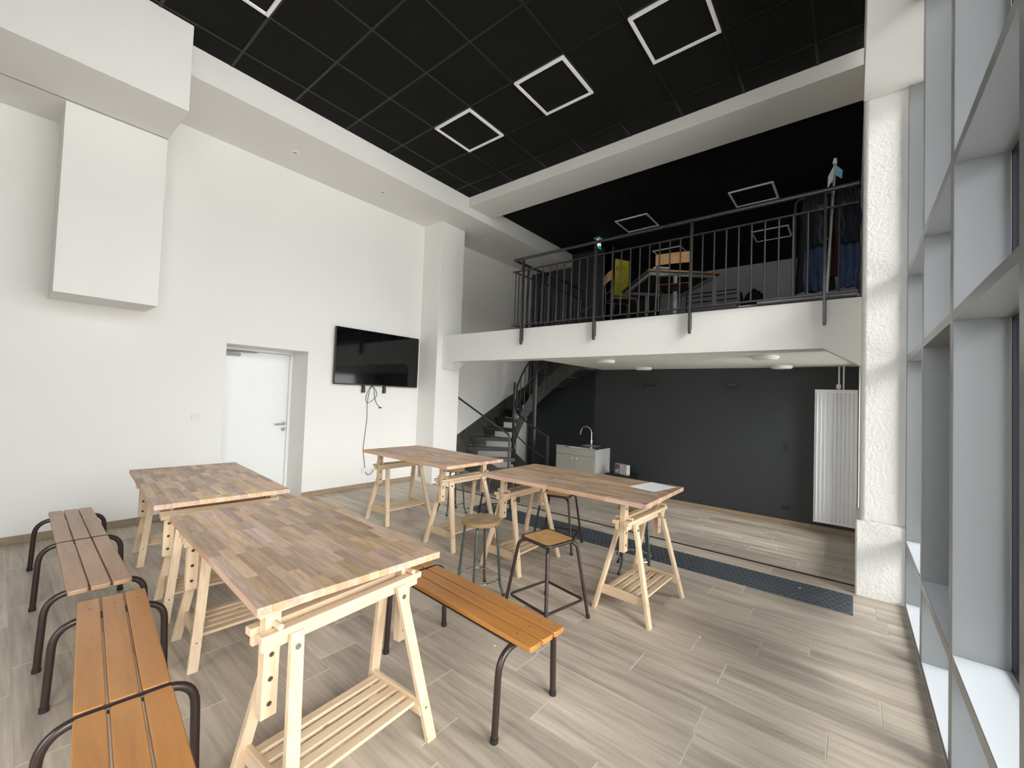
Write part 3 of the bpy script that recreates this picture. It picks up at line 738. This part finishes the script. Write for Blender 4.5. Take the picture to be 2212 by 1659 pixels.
for o, x, y, a, lb in ((b1, -1.885, .325, -5.5, 'orange slatted bench in the foreground at the left edge, cut off by the frame'),
                       (b3, -2.012, 1.660, -3.5, 'orange slatted bench reaching out from under the large front table'),
                       (b2, -4.015, .420, -1.2, 'faded brown slatted bench on the far left nearest the wall'),
                       (b4, -4.04, 1.79, -1, 'faded brown slatted bench hidden behind the back left table')):
    o.location = (x, y, 0); o.rotation_euler.z = math.radians(a); tag(o, lb, 'bench', 'slatted benches with tubular legs')

# ------------------------------------------------------------------ stools
def make_square_stool():
    t = empty('square_stool'); zt_ = .520; h = .126
    MB().box(-h, h, -h, h, zt_-.010, zt_+.002).build('seat', 'honey', t, bevel=.022, seg=5)
    o = t.children[0]; o.modifiers.clear()
    # rounded square seat panel
    bpy.data.meshes.remove(o.data)
    pts = []
    for cx, cy, a0 in ((1, 1, 0), (-1, 1, 90), (-1, -1, 180), (1, -1, 270)):
        for k in range(7):
            an = math.radians(a0+k*15); pts.append((cx*(h-.035)+.035*math.cos(an), cy*(h-.035)+.035*math.sin(an)))
    MB().prism(pts, zt_-.012, zt_+.001, 'z').build('seat', 'honey', t, bevel=.001)
    ring = []
    for cx, cy, a0 in ((1, 1, 0), (-1, 1, 90), (-1, -1, 180), (1, -1, 270)):
        for k in range(7):
            an = math.radians(a0+k*15); ring.append((cx*(h-.030)+.038*math.cos(an), cy*(h-.030)+.038*math.sin(an), zt_-.008))
    MB().tube(ring, .0110, 12, closed=True).build('seat_frame', 'brownmetal', t)
    for sx in (-1, 1):
        for sy in (-1, 1):
            pts = rounded([(sx*.085, sy*.085, zt_-.022), (sx*.138, sy*.138, zt_-.030), (sx*.202, sy*.202, .0)], .045, 7)
            lg = MB().tube(pts, .0112, 12).build('leg', 'brownmetal', t)
            MB().cyl((sx*.2025, sy*.2025, 0), (sx*.199, sy*.199, .022), .0138, 12).build('foot_cap', 'rubber', lg)
    c = .176; ring = []
    for cx, cy, a0 in ((1, 1, 0), (-1, 1, 90), (-1, -1, 180), (1, -1, 270)):
        for k in range(5):
            an = math.radians(a0+k*22.5); ring.append((cx*(c-.03)+.03*math.cos(an), cy*(c-.03)+.03*math.sin(an), .119))
    MB().tube(ring, .0085, 10, closed=True).build('footrest', 'brownmetal', t)
    return t
def make_round_stool():
    t = empty('round_stool'); zt_ = .548; R_ = .146
    MB().cyl((0, 0, zt_-.004), (0, 0, zt_), R_-.002, 48).build('seat', 'seatwood', t, bevel=.002)
    MB().cyl((0, 0, zt_-.030), (0, 0, zt_-.004), R_, 48).build('seat_rim', 'seatedge', t, bevel=.004)
    for k in range(4):
        a = k*PI/2; c, s = math.cos(a), math.sin(a)
        pts = rounded([(c*.06, s*.06, zt_-.040), (c*.122, s*.122, zt_-.045), (c*.155, s*.155, .14), (c*.158, s*.158, .085), (c*.192, s*.192, 0)], .04, 6)
        lg = MB().tube(pts, .0100, 12).build('leg', 'greenmetal', t)
        MB().cyl((c*.192, s*.192, 0), (c*.186, s*.186, .018), .0125, 12).build('foot_cap', 'rubber', lg)
    MB().tube([(.150*math.cos(2*PI*i/40), .150*math.sin(2*PI*i/40), .125) for i in range(40)], .0058, 10, closed=True).build('footrest', 'chrome', t)
    return t
def strip_placeholder(): pass
sq = make_square_stool(); rs = make_round_stool()
for i, (p, x, y, a, lb) in enumerate(((sq, -1.605, 2.425, -11, 'square brown-framed stool with honey wood seat standing in front of the right-hand table'),
                       (sq, -2.285, 3.62, 16, 'square brown-framed stool pushed under the back of the right-hand table'),
                       (sq, -3.335, 3.915, 51, 'square brown-framed stool behind the gap between the two far tables'),
                       (rs, -2.15, 2.34, 29, 'round wooden stool with grey-green legs in front between the two far tables'),
                       (rs, -1.46, 3.57, -19, 'round stool with grey-green legs behind the right end of the right-hand table'),
                       (rs, -3.885, 3.67, 30, 'round stool with grey-green legs behind the table by the television'))):
    o = p if i in (0, 3) else copy_tree(p)
    o.location = (x, y, 0 if y < 9 else Z2); o.rotation_euler.z = math.radians(a)
    tag(o, lb, 'stool', 'square stools' if p is sq else 'round stools')

# crumbs on the floor
for x, y, lb in ((-1.62, 1.92, 'white crumb on the floor left of the slatted bench end'), (-.32, 4.18, 'white crumb on the tactile strip near the column'), (-.73, 2.86, 'white crumb on the open floor right of the trestle')):
    z = .006 if y > 4 else 0
    o = MB().box(x-.006, x+.006, y-.004, y+.004, z, z+.004).build('crumb', 'debris', bevel=.001); tag(o, lb, 'crumb')

# ------------------------------------------------------------------ staircase
I_ = [(-4.45, 6.35), (-4.75, 6.35), (-5.0, 6.33), (-5.09, 6.36), (-5.13, 6.42), (-5.14, 6.50), (-5.14, 6.60), (-5.13, 6.72), (-5.10, 6.85), (-5.0, 6.95), (-4.85, 7.02), (-4.65, 7.05), (-4.4, 7.05), (-4.1, 7.05), (-3.72, 7.05)]
O_ = [(-4.40, 5.42), (-4.95, 5.42), (-5.45, 5.45), (-5.83, 5.62), (-5.84, 5.95), (-5.84, 6.30), (-5.84, 6.65), (-5.84, 7.0), (-5.84, 7.4), (-5.75, 7.77), (-5.3, 7.77), (-4.9, 7.77), (-4.5, 7.77), (-4.1, 7.77), (-3.72, 7.77)]
RZs = (ZM-Z2)/15
root = empty('steel_staircase', (-5.1, 6.4, Z2)); tag(root, 'dark steel winding staircase with open treads rising to the mezzanine', 'staircase')
mi = Matrix.Translation((5.1, -6.4, -Z2))
def zk(k): return Z2+RZs*(k+1)
for k in range(14):
    a, b = Vector(I_[k]), Vector(O_[k]); c, d = Vector(I_[k+1]), Vector(O_[k+1]); z = zk(k)
    # extend the plate a little past the next nosing
    c2, d2 = c+(c-a)*.12, d+(d-b)*.12
    d2.x = max(d2.x, -5.845); d2.y = min(d2.y, 7.78)
    vs = [(a.x, a.y, z-.07), (b.x, b.y, z-.07), (d2.x, d2.y, z-.012), (c2.x, c2.y, z-.012), (a.x, a.y, z), (b.x, b.y, z), (d2.x, d2.y, z), (c2.x, c2.y, z)]
    mb = MB().add(vs, [(0, 1, 2, 3), (7, 6, 5, 4), (0, 4, 5, 1), (1, 5, 6, 2), (2, 6, 7, 3), (3, 7, 4, 0)], 0, None, mi)
    tr = mb.build('tread', 'blacksteel', root, smooth=False)
    if k < 10:
        g = (a-b)*.34; n_ = (c+d-a-b).normalized()*.03; p0_, p1_ = b+n_, b+g+n_
        MB().add([(p0_.x, p0_.y, z-RZs+.004), (p1_.x, p1_.y, z-RZs+.004), (p1_.x, p1_.y, z-.03), (p0_.x, p0_.y, z-.03), (p0_.x+n_.x*.1, p0_.y+n_.y*.1, z-RZs+.004), (p1_.x+n_.x*.1, p1_.y+n_.y*.1, z-RZs+.004), (p1_.x+n_.x*.1, p1_.y+n_.y*.1, z-.03), (p0_.x+n_.x*.1, p0_.y+n_.y*.1, z-.03)], [(0, 1, 2, 3), (7, 6, 5, 4), (0, 4, 5, 1), (1, 5, 6, 2), (2, 6, 7, 3), (3, 7, 4, 0)], 0, None, mi).build('riser_plate', 'blacksteel', tr, smooth=False)
def stringer(path, zo, up_, dn, th, name):
    mb = MB()
    for k in range(len(path)-1):
        p, q = Vector(path[k]), Vector(path[k+1]); z0, z1 = zo[k], zo[k+1]
        d = (q-p); nrm = Vector((-d.y, d.x)).normalized()*th/2
        vs = []
        for (pt, z) in ((p, z0), (q, z1)):
            for s in (-1, 1):
                for h in (-dn, up_): vs.append((pt.x+s*nrm.x, pt.y+s*nrm.y, z+h))
        mb.add(vs, [(0, 1, 5, 4), (2, 6, 7, 3), (1, 3, 7, 5), (0, 4, 6, 2), (0, 2, 3, 1), (4, 5, 7, 6)], 0, None, mi)
    return mb.build(name, 'patina', root, smooth=False)
zz = [zk(k) for k in range(15)]
stringer([(-4.25, 6.35)]+I_, [zz[0]-RZs*.6]+zz, .10, .24, .012, 'inner_stringer')
stringer([(-4.15, 5.41)]+O_[:3]+[(-5.845, 5.60)]+[(-5.846, p[1]) for p in O_[4:9]]+[(-5.80, 7.785)]+[(p[0], 7.785) for p in O_[10:]], [zz[0]-RZs*.6]+zz, .23, .17, .012, 'outer_stringer')
T_ = lambda pts: [tuple(mi @ Vector(p)) for p in pts]
# front handrail: one bent bar with its post
MB().tube(T_(rounded([(-4.41, 5.41, Z2), (-4.41, 5.41, .83), (-5.70, 5.41, 1.43), (-5.83, 5.55, 1.52)], .07, 7)), .017, 10).build('handrail', 'blacksteel', root)
# inner rails with balusters
rail = [(-4.28, 6.35, .77)] + [(p[0], p[1], zk(k)+.86) for k, p in enumerate(I_) if k >= 1]
MB().tube(T_(rounded(rail, .05, 4)), .019, 10).build('handrail', 'blacksteel', root)
low = [(x, y, z-.42) for x, y, z in rail]
MB().tube(T_(rounded(low, .05, 4)), .012, 8).build('middle_rail', 'blacksteel', root)
MB().box(-.02, .02, -.02, .02, 0, .77-Z2, 0, Matrix.Translation(Vector((-4.28+5.1, 6.35-6.4, 0)))).build('post', 'blacksteel', root)
MB().box(-.03, .03, -.03, .03, 0, ZM-Z2+.9, 0, Matrix.Translation(Vector((-4.76+5.1, 6.56-6.4, 0)))).build('post', 'blacksteel', root)
MB().box(-.02, .02, -.02, .02, .4, 1.75-Z2, 0, Matrix.Translation(Vector((-5.11+5.1, 6.38-6.4, 0)))).build('post', 'blacksteel', root)
for k in range(1, 15):
    p = I_[k]; MB().cyl(*T_([(p[0], p[1], zk(k)+.05), (p[0], p[1], zk(k)+.86)]), .008, 8).build('baluster', 'blacksteel', root)
# ------------------------------------------------------------------ mezzanine railing
root = empty('mezzanine_railing', (-1.9, 4.62, ZM)); tag(root, 'dark raw steel railing with upright bars along the mezzanine edge', 'railing')
mi = Matrix.Translation((1.9, -4.62, -ZM)); T_ = lambda pts: [tuple(mi @ Vector(p)) for p in pts]
XR = -3.785; YR = 4.62
MB().tube(T_([(.03, YR, 3.424), (XR, YR, 3.424), (XR+.0, 6.55, 3.424)]), .0205, 12).build('top_rail', 'railsteel', root)
MB().beam(*T_([(.025, YR, 3.255), (XR-.02, YR, 3.255)]), .030, .014).build('upper_rail', 'railsteel', root)
MB().beam(*T_([(.025, YR, 2.484), (XR-.02, YR, 2.484)]), .030, .014).build('lower_rail', 'railsteel', root)
MB().beam(*T_([(XR, YR, 3.255), (XR, 6.55, 3.255)]), .030, .014).build('upper_rail', 'railsteel', root)
MB().beam(*T_([(XR, YR, 2.484), (XR, 6.55, 2.484)]), .030, .014).build('lower_rail', 'railsteel', root)
for x in (-3.625, -2.49, -1.355, -.206):
    pt = MB().prism([(4.595, 3.36), (4.607, 3.40), (4.633, 3.40), (4.645, 3.36), (4.645, 2.25), (4.633, 2.205), (4.607, 2.205), (4.595, 2.25)], x-.011, x+.011, 'x', 0, mi).box(x-.0105, x+.0105, 4.64, 4.662, 2.26, 2.42, 0, mi).build('post', 'railsteel', root, bevel=.002)
    for z in (3.27, 2.98, 2.65, 2.50): MB().cyl(*T_([(x+.011, 4.62, z), (x+.017, 4.62, z)]), .006, 8).build('bolt', 'steel', pt)
for i in range(4):
    y = (4.95, 5.50, 6.05, 6.54)[i]
    MB().box(XR-.011, XR+.011, y-.025, y+.025, 2.30, 3.40, 0, mi).box(XR, XR+.075, y-.012, y+.012, 2.30, 2.36, 0, mi).build('post', 'railsteel', root)
x = -3.625+.1135
while x < .0:
    if min(abs(x-p) for p in (-3.625, -2.49, -1.355, -.206)) > .03:
        MB().cyl(*T_([(x, YR, 2.484), (x, YR, 3.255)]), .0078, 8).build('bar', 'railsteel', root)
    x += .1135
for x in (-3.755, -3.70): MB().cyl(*T_([(x, YR, 2.484), (x, YR, 3.255)]), .0078, 8).build('bar', 'railsteel', root)
y = 4.73
while y < 6.5:
    MB().cyl(*T_([(XR, y, 2.484), (XR, y, 3.255)]), .0078, 8).build('bar', 'railsteel', root); y += .1135

# ------------------------------------------------------------------ things on the mezzanine
def school_chair(loc, rz, label):
    t = empty('school_chair', loc, rz)   # faces local +y
    mb = MB(); n = 9; vs = []; fs = []
    for i in range(n):
        u = -1+2*i/(n-1); x = u*.20; y = -.19 - .015*(1-u*u)
        for (dy, z) in ((0, .67), (0, .80), (-.010, .80), (-.010, .67)): vs.append((x, y+dy, z))
    for i in range(n-1):
        for j in range(4): fs.append((i*4+j, i*4+(j+1) % 4, (i+1)*4+(j+1) % 4, (i+1)*4+j))
    fs += [(0, 3, 2, 1), tuple((n-1)*4+j for j in range(4))]
    mb.add(vs, fs).build('backrest', 'chairwood', t)
    MB().box(-.19, .19, -.17, .20, .435, .448).build('seat', ['redwood'], t, bevel=.006, seg=3)
    for s in (-1, 1):
        lg = MB().tube(rounded([(s*.185, -.185, .78), (s*.185, -.165, .46), (s*.19, -.20, 0)], .1, 5), .0105, 10)
        lg.build('rear_leg', 'chairmetal', t)
        MB().tube(rounded([(s*.17, -.15, .425), (s*.17, .17, .425), (s*.19, .19, 0)], .05, 5), .0105, 10).build('front_leg', 'chairmetal', t)
    MB().cyl((-.185, -.18, .54), (.185, -.18, .54), .009, 8).build('cross_bar', 'chairmetal', t)
    return tag(t, label, 'chair', 'wooden school chairs on the mezzanine')
school_chair((-1.715, 5.20, ZM), math.radians(12), 'wooden school chair with its back to the mezzanine railing')
school_chair((-2.55, 5.50, ZM), math.radians(-48), 'wooden school chair turned sideways at the left end of the mezzanine desk')
dk = empty('desk', (-2.02, 5.90, ZM), math.radians(41)); tag(dk, 'brown-topped desk on grey metal legs standing on the mezzanine', 'desk')
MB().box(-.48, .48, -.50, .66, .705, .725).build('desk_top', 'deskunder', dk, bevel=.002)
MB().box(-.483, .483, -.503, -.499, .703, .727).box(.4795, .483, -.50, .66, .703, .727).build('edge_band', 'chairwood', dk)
for x, y in ((-.10, -.44), (.42, -.44), (-.10, .60), (.42, .60)): MB().box(x-.02, x+.02, y-.02, y+.02, 0, .68).build('leg', 'greymetal', dk)
MB().box(-.42, .42, -.45, -.42, .665, .705).box(-.42, .42, .59, .62, .665, .705).box(.41, .44, -.44, .6, .665, .705).box(-.44, -.41, -.44, .6, .665, .705).build('frame', 'greymetal', dk)
tag(MB().box(-.10, .10, -.05, .05, 0, .02).build('notebook', 'cardboard'), 'white notebook lying on the mezzanine desk edge', 'notebook'); o = bpy.data.objects['notebook']; o.location = (-1.93, 5.32, ZM+.7255); o.rotation_euler.z = math.radians(41)
# folding boards behind the desk: a yellow printed board on a dark easel
t = empty('yellow_board', (-2.88, 6.22, ZM), math.radians(60)); tag(t, 'yellow printed board on a dark stand left of the mezzanine desk', 'board')
MB().box(-.13, .13, -.006, .006, .69, 1.27).build('board', 'yellow', t, bevel=.002)
random.seed(5); mb = MB()
for k in range(22):
    cx, cz = random.uniform(-.095, .095), random.uniform(.73, 1.23); r = random.uniform(.012, .026); a0 = random.random()*6; mt = random.choice((0, 0, 1))
    mb.tube([(cx+r*math.cos(a0+i*.6), -.0068, cz+r*math.sin(a0+i*.6)) for i in range(7)], .0035, 5, mi=mt)
mb.build('printed_letters', ['olive', 'purple'], t)
for s in (-1, 1): MB().cyl((s*.08, .012, 1.0), (s*.18, .03, 0), .009, 8).build('stand_leg', 'blacksteel', t)
MB().cyl((0, .02, 1.1), (0, .35, 0), .009, 8).build('stand_leg', 'blacksteel', t)
MB().box(-.12, .12, -.01, .02, .675, .69).build('ledge', 'blacksteel', t)

def garment(name, mat, cols, z0, z1, cx, y, th, label, seed, cat, sway=0.):
    """draped cloth: cols = list of (z fraction, half width, centre shift); folded surface with thickness"""
    random.seed(seed); nx, nz = 22, 26; vs = []; fs = []
    ph = [random.random()*6 for _ in range(4)]
    def prof(t):
        for i in range(len(cols)-1):
            a, b = cols[i], cols[i+1]
            if a[0] <= t <= b[0]:
                u = (t-a[0])/(b[0]-a[0]+1e-9); return a[1]+(b[1]-a[1])*u, a[2]+(b[2]-a[2])*u
        return cols[-1][1], cols[-1][2]
    for side in (-1, 1):
        for j in range(nz+1):
            t = j/nz; hw, sh = prof(t); z = z1+(z0-z1)*t
            for i in range(nx+1):
                u = -1+2*i/nx
                bulge = math.sqrt(max(0, 1-u*u*.98))
                f = .010*math.sin(u*9+ph[0]+t*2)+.006*math.sin(u*17+ph[1]-t*3)
                vs.append((cx+sh+hw*u+.006*math.sin(t*11+ph[2]), y+side*(th*bulge*(.6+.4*t))+f, z+.008*math.sin(u*7+ph[3])*t))
    A = (nx+1)*(nz+1)
    for s in (0, 1):
        for j in range(nz):
            for i in range(nx):
                a = s*A+j*(nx+1)+i; q4 = (a, a+1, a+nx+2, a+nx+1); fs.append(q4 if s == 0 else q4[::-1])
    for j in range(nz):
        a = j*(nx+1); b = a+nx; fs.append((a, a+nx+1, A+a+nx+1, A+a)); fs.append((b, A+b, A+b+nx+1, b+nx+1))
    for i in range(nx):
        fs.append((i, A+i, A+i+1, i+1)); k = nz*(nx+1)+i; fs.append((k, k+1, A+k+1, A+k))
    o = MB().add(vs, fs).build(name, mat)
    if label: tag(o, label, cat, 'clothes hanging behind the railing')
    return o
# clothes rail
ZR = 3.52
t = empty('clothes_rack', (-.20, 4.93, ZM)); tag(t, 'grey metal clothes rack standing behind the right end of the railing', 'clothes rack')
MB().tube(rounded([(-.26, 0, .03), (-.26, 0, ZR-ZM), (.225, 0, ZR-ZM), (.225, 0, .03)], .06, 6), .012, 10).build('rack_frame', 'blacksteel', t)
MB().tube(rounded([(-.26, -.16, .035), (-.26, .16, .035)], .02), .014, 10).build('rack_foot', 'greymetal', t)
MB().tube(rounded([(.225, -.16, .035), (.225, .16, .035)], .02), .014, 10).build('rack_foot', 'greymetal', t)
MB().cyl((-.55, -.17, .05), (.22, -.17, .05), .024, 12).build('base_tube', 'greymetal', t)
def pair(name, mat, x, y, w, z0, z1, seed, label):
    o = garment(name, mat, [(0, w*.45, 0), (.12, w*.52, 0), (.32, w*.5, 0), (.33, w*.5, 0), (1, w*.46, 0)], z0, z1, x, y, .022, label, seed, 'trousers')
    return o
pair('hanging_jeans', 'denim', -.295, 4.855, .175, 2.57, 3.30, 3, 'navy jeans hanging left of the leaning pole behind the railing')
pair('hanging_jeans', 'denim', -.035, 4.855, .155, 2.58, 3.30, 9, 'navy jeans hanging at the right end of the railing beside the column')
garment('hanging_jacket', 'navy', [(0, .045, 0), (.10, .095, 0), (.3, .105, 0), (1, .10, 0)], 2.98, 3.50, -.285, 4.79, .03, 'dark navy jacket hanging over the left pair of jeans', 4, 'jacket')
garment('hanging_jacket', 'navy', [(0, .045, 0), (.10, .08, 0), (.3, .088, 0), (1, .08, 0)], 2.97, 3.50, -.055, 4.79, .03, 'dark navy jacket hanging over the right pair of jeans', 14, 'jacket')
garment('hanging_shirt', 'paleblue', [(0, .03, 0), (.15, .012, 0), (1, .014, 0)], 2.99, 3.35, -.245, 4.745, .006, 'pale blue shirt sleeve showing left of the leaning pole', 6, 'shirt')
garment('hanging_shirt', 'paleblue', [(0, .02, 0), (.15, .008, 0), (1, .012, 0)], 3.02, 3.34, -.085, 4.745, .006, 'pale blue shirt sleeve showing right of the leaning pole', 8, 'shirt')
garment('hanging_coat', 'redcloth', [(0, .05, 0), (.10, .12, 0), (1, .14, 0)], 2.72, 3.50, -.16, 4.985, .022, 'dark red coat hanging behind the jackets', 12, 'coat')
garment('hanging_coat', 'blackcloth', [(0, .05, 0), (.10, .12, 0), (.7, .14, 0), (1, .17, 0)], 2.62, 3.50, -.31, 5.06, .03, 'black coat hanging at the back left of the clothes rack', 13, 'coat')
# leaning pole with small cards at its tip
t = empty('leaning_pole', (-.195, 4.735, ZM)); tag(t, 'pale metal pole with blue pennants at its tip leaning behind the railing', 'pole')
MB().cyl((0, 0, 0), (.048, -.01, 1.25), .014, 12).build('pole', 'steel', t)
MB().cyl((.048, -.01, 1.25), (.050, -.01, 1.30), .018, 12, r1=.013).build('tip_cap', 'cardboard', t, bevel=.004)
MB().add([(.050, -.025, 1.24), (.105, -.03, 1.165), (.100, -.03, 1.09), (.052, -.025, 1.14), (.050, -.021, 1.24), (.105, -.026, 1.165), (.100, -.026, 1.09), (.052, -.021, 1.14)], [(0, 3, 2, 1), (4, 5, 6, 7), (0, 1, 5, 4), (1, 2, 6, 5), (2, 3, 7, 6), (3, 0, 4, 7)]).build('pennant', 'flagblue', t)
MB().add([(.046, -.025, 1.24), (.0, -.03, 1.14), (-.004, -.03, 1.03), (.036, -.025, 1.10), (.046, -.021, 1.24), (.0, -.026, 1.14), (-.004, -.026, 1.03), (.036, -.021, 1.10)], [(0, 1, 2, 3), (7, 6, 5, 4), (0, 4, 5, 1), (1, 5, 6, 2), (2, 6, 7, 3), (3, 7, 4, 0)]).build('pennant', 'flagpale', t)
# low coat rack further back
t = empty('low_coat_rack', (-1.72, 7.1, ZM)); tag(t, 'low black metal rack standing behind the desk on the mezzanine', 'rack')
for z in (.80, .74, .66): MB().cyl((-.42, 0, z), (.34, 0, z), .010, 8).build('rack_bar', 'blacksteel', t)
for x in (-.42, .34): MB().tube(rounded([(x, 0, .80), (x, 0, 0)], .02), .011, 8).build('upright', 'blacksteel', t)
for x in (-.42, .34): MB().box(x-.012, x+.012, -.2, .2, 0, .02).build('foot', 'blacksteel', t)
garment('hanging_coat', 'blackcloth', [(0, .02, 0), (.12, .12, 0), (.5, .17, 0), (1, .20, 0)], 2.50, 3.21, -1.17, 7.1, .08, 'black coat hanging on the low rack behind the desk', 22, 'coat')
garment('hanging_coat', 'redcloth', [(0, .01, 0), (.12, .02, 0), (1, .03, 0)], 2.50, 3.16, -1.31, 6.98, .02, 'dark red coat edge beside the black coat on the low rack', 23, 'coat')
t = empty('black_coat_stand', (-1.17, 7.22, ZM)); tag(t, 'thin black stand carrying the black coat on the mezzanine', 'coat stand')
MB().cyl((0, 0, 0), (0, 0, .80), .010, 8).build('pole', 'blacksteel', t); MB().cyl((-.08, 0, .755), (.08, 0, .755), .007, 8).build('hook_bar', 'blacksteel', t); MB().cyl((0, 0, 0), (0, 0, .02), .14, 20).build('base', 'blacksteel', t)
# long grey box on floor near railing
tag(MB().box(-.93, -.42, 4.78, 4.9, ZM, ZM+.045).build('floor_profile', 'greymetal', bevel=.004), 'flat grey metal profile lying on the mezzanine floor behind the railing', 'profile')
# exit sign
t = empty('exit_sign', (-3.865, 7.27, ZC)); tag(t, 'small green and white lit emergency exit sign on the mezzanine ceiling', 'exit sign')
MB().box(-.065, .065, -.095, .095, -.028, -.004).build('housing', 'plate', t, bevel=.003)
MB().box(-.004, .004, -.09, .09, -.20, -.028).build('sign_panel', 'exitgreen', t)
mb = MB()
def poly(pts): mb.add([(.0046, y, z) for y, z in pts], [tuple(range(len(pts)))])
poly([(-.075, -.045), (-.01, -.045), (-.01, -.16), (-.03, -.16), (-.03, -.065), (-.075, -.065)])       # doorway outline
poly([(-.062, -.075), (-.045, -.070), (-.035, -.085), (-.052, -.095)])                                  # head
poly([(-.070, -.100), (-.045, -.095), (-.035, -.130), (-.060, -.135)])                                  # body
poly([(-.060, -.135), (-.045, -.132), (-.030, -.175), (-.045, -.178)]); poly([(-.062, -.135), (-.075, -.165), (-.085, -.160), (-.070, -.128)])  # legs
poly([(.01, -.10), (.045, -.10), (.045, -.08), (.078, -.112), (.045, -.145), (.045, -.125), (.01, -.125)])  # arrow
mb.build('running_figure_and_arrow', 'exitlit', t, smooth=False)

# ------------------------------------------------------------------ light
wd = bpy.data.worlds.new('overcast_sky'); S.world = wd; wd.use_nodes = True; nt = wd.node_tree
bg = nt.nodes['Background']; bg.inputs['Color'].default_value = (.965, .972, 1.0, 1)
tc = N(nt, 'ShaderNodeTexCoord'); sx = N(nt, 'ShaderNodeSeparateXYZ'); L(nt, tc.outputs['Generated'], sx.inputs[0])
mr = N(nt, 'ShaderNodeMapRange'); mr.inputs['From Min'].default_value = 0.; mr.inputs['From Max'].default_value = .8
mr.inputs['To Min'].default_value = 2.6; mr.inputs['To Max'].default_value = 8.5
L(nt, sx.outputs['Z'], mr.inputs['Value']); L(nt, mr.outputs['Result'], bg.inputs['Strength'])
def portal(y, z, sy, sz, x=.52):
    ld = bpy.data.lights.new('window_portal', 'AREA'); ld.shape = 'RECTANGLE'; ld.size = sz; ld.size_y = sy
    ld.cycles.is_portal = True
    if x is None:
        ld.size, ld.size_y = 2.1, 4.15
    o = bpy.data.objects.new('window_portal', ld); COL.objects.link(o); 
    if x is None: o.location = (-.85, YN-.17, 2.12); o.rotation_euler = (math.radians(90), 0, 0)
    else: o.location = (x, y, z); o.rotation_euler = (0, math.radians(90), 0)
portal(1.55, 2.0, 5.7, 4.0); portal(6.05, 1.0, 1.8, 2.0, .44); portal(0, 0, 0, 0, None)
sd = bpy.data.lights.new('bright_sky_lamp', 'SUN'); sd.energy = 3.2; sd.angle = math.radians(36); sd.color = (1., .96, .90)  # added broad soft light in place of the sky's brightest region
so = bpy.data.objects.new('bright_sky_lamp', sd); COL.objects.link(so)
so.rotation_euler = Vector((-1, .62, -.75)).to_track_quat('-Z', 'Y').to_euler()

S.view_settings.view_transform = 'Standard'; S.view_settings.look = 'None'; S.view_settings.gamma = 1
S.view_settings.use_curve_mapping = False; S.view_settings.exposure = 1.06
S.render.engine = 'CYCLES'
c = S.cycles; c.use_denoising = True; c.max_bounces = 10; c.diffuse_bounces = 6; c.glossy_bounces = 4; c.transparent_max_bounces = 16
c.sample_clamp_indirect = 8; c.caustics_reflective = False; c.caustics_refractive = False
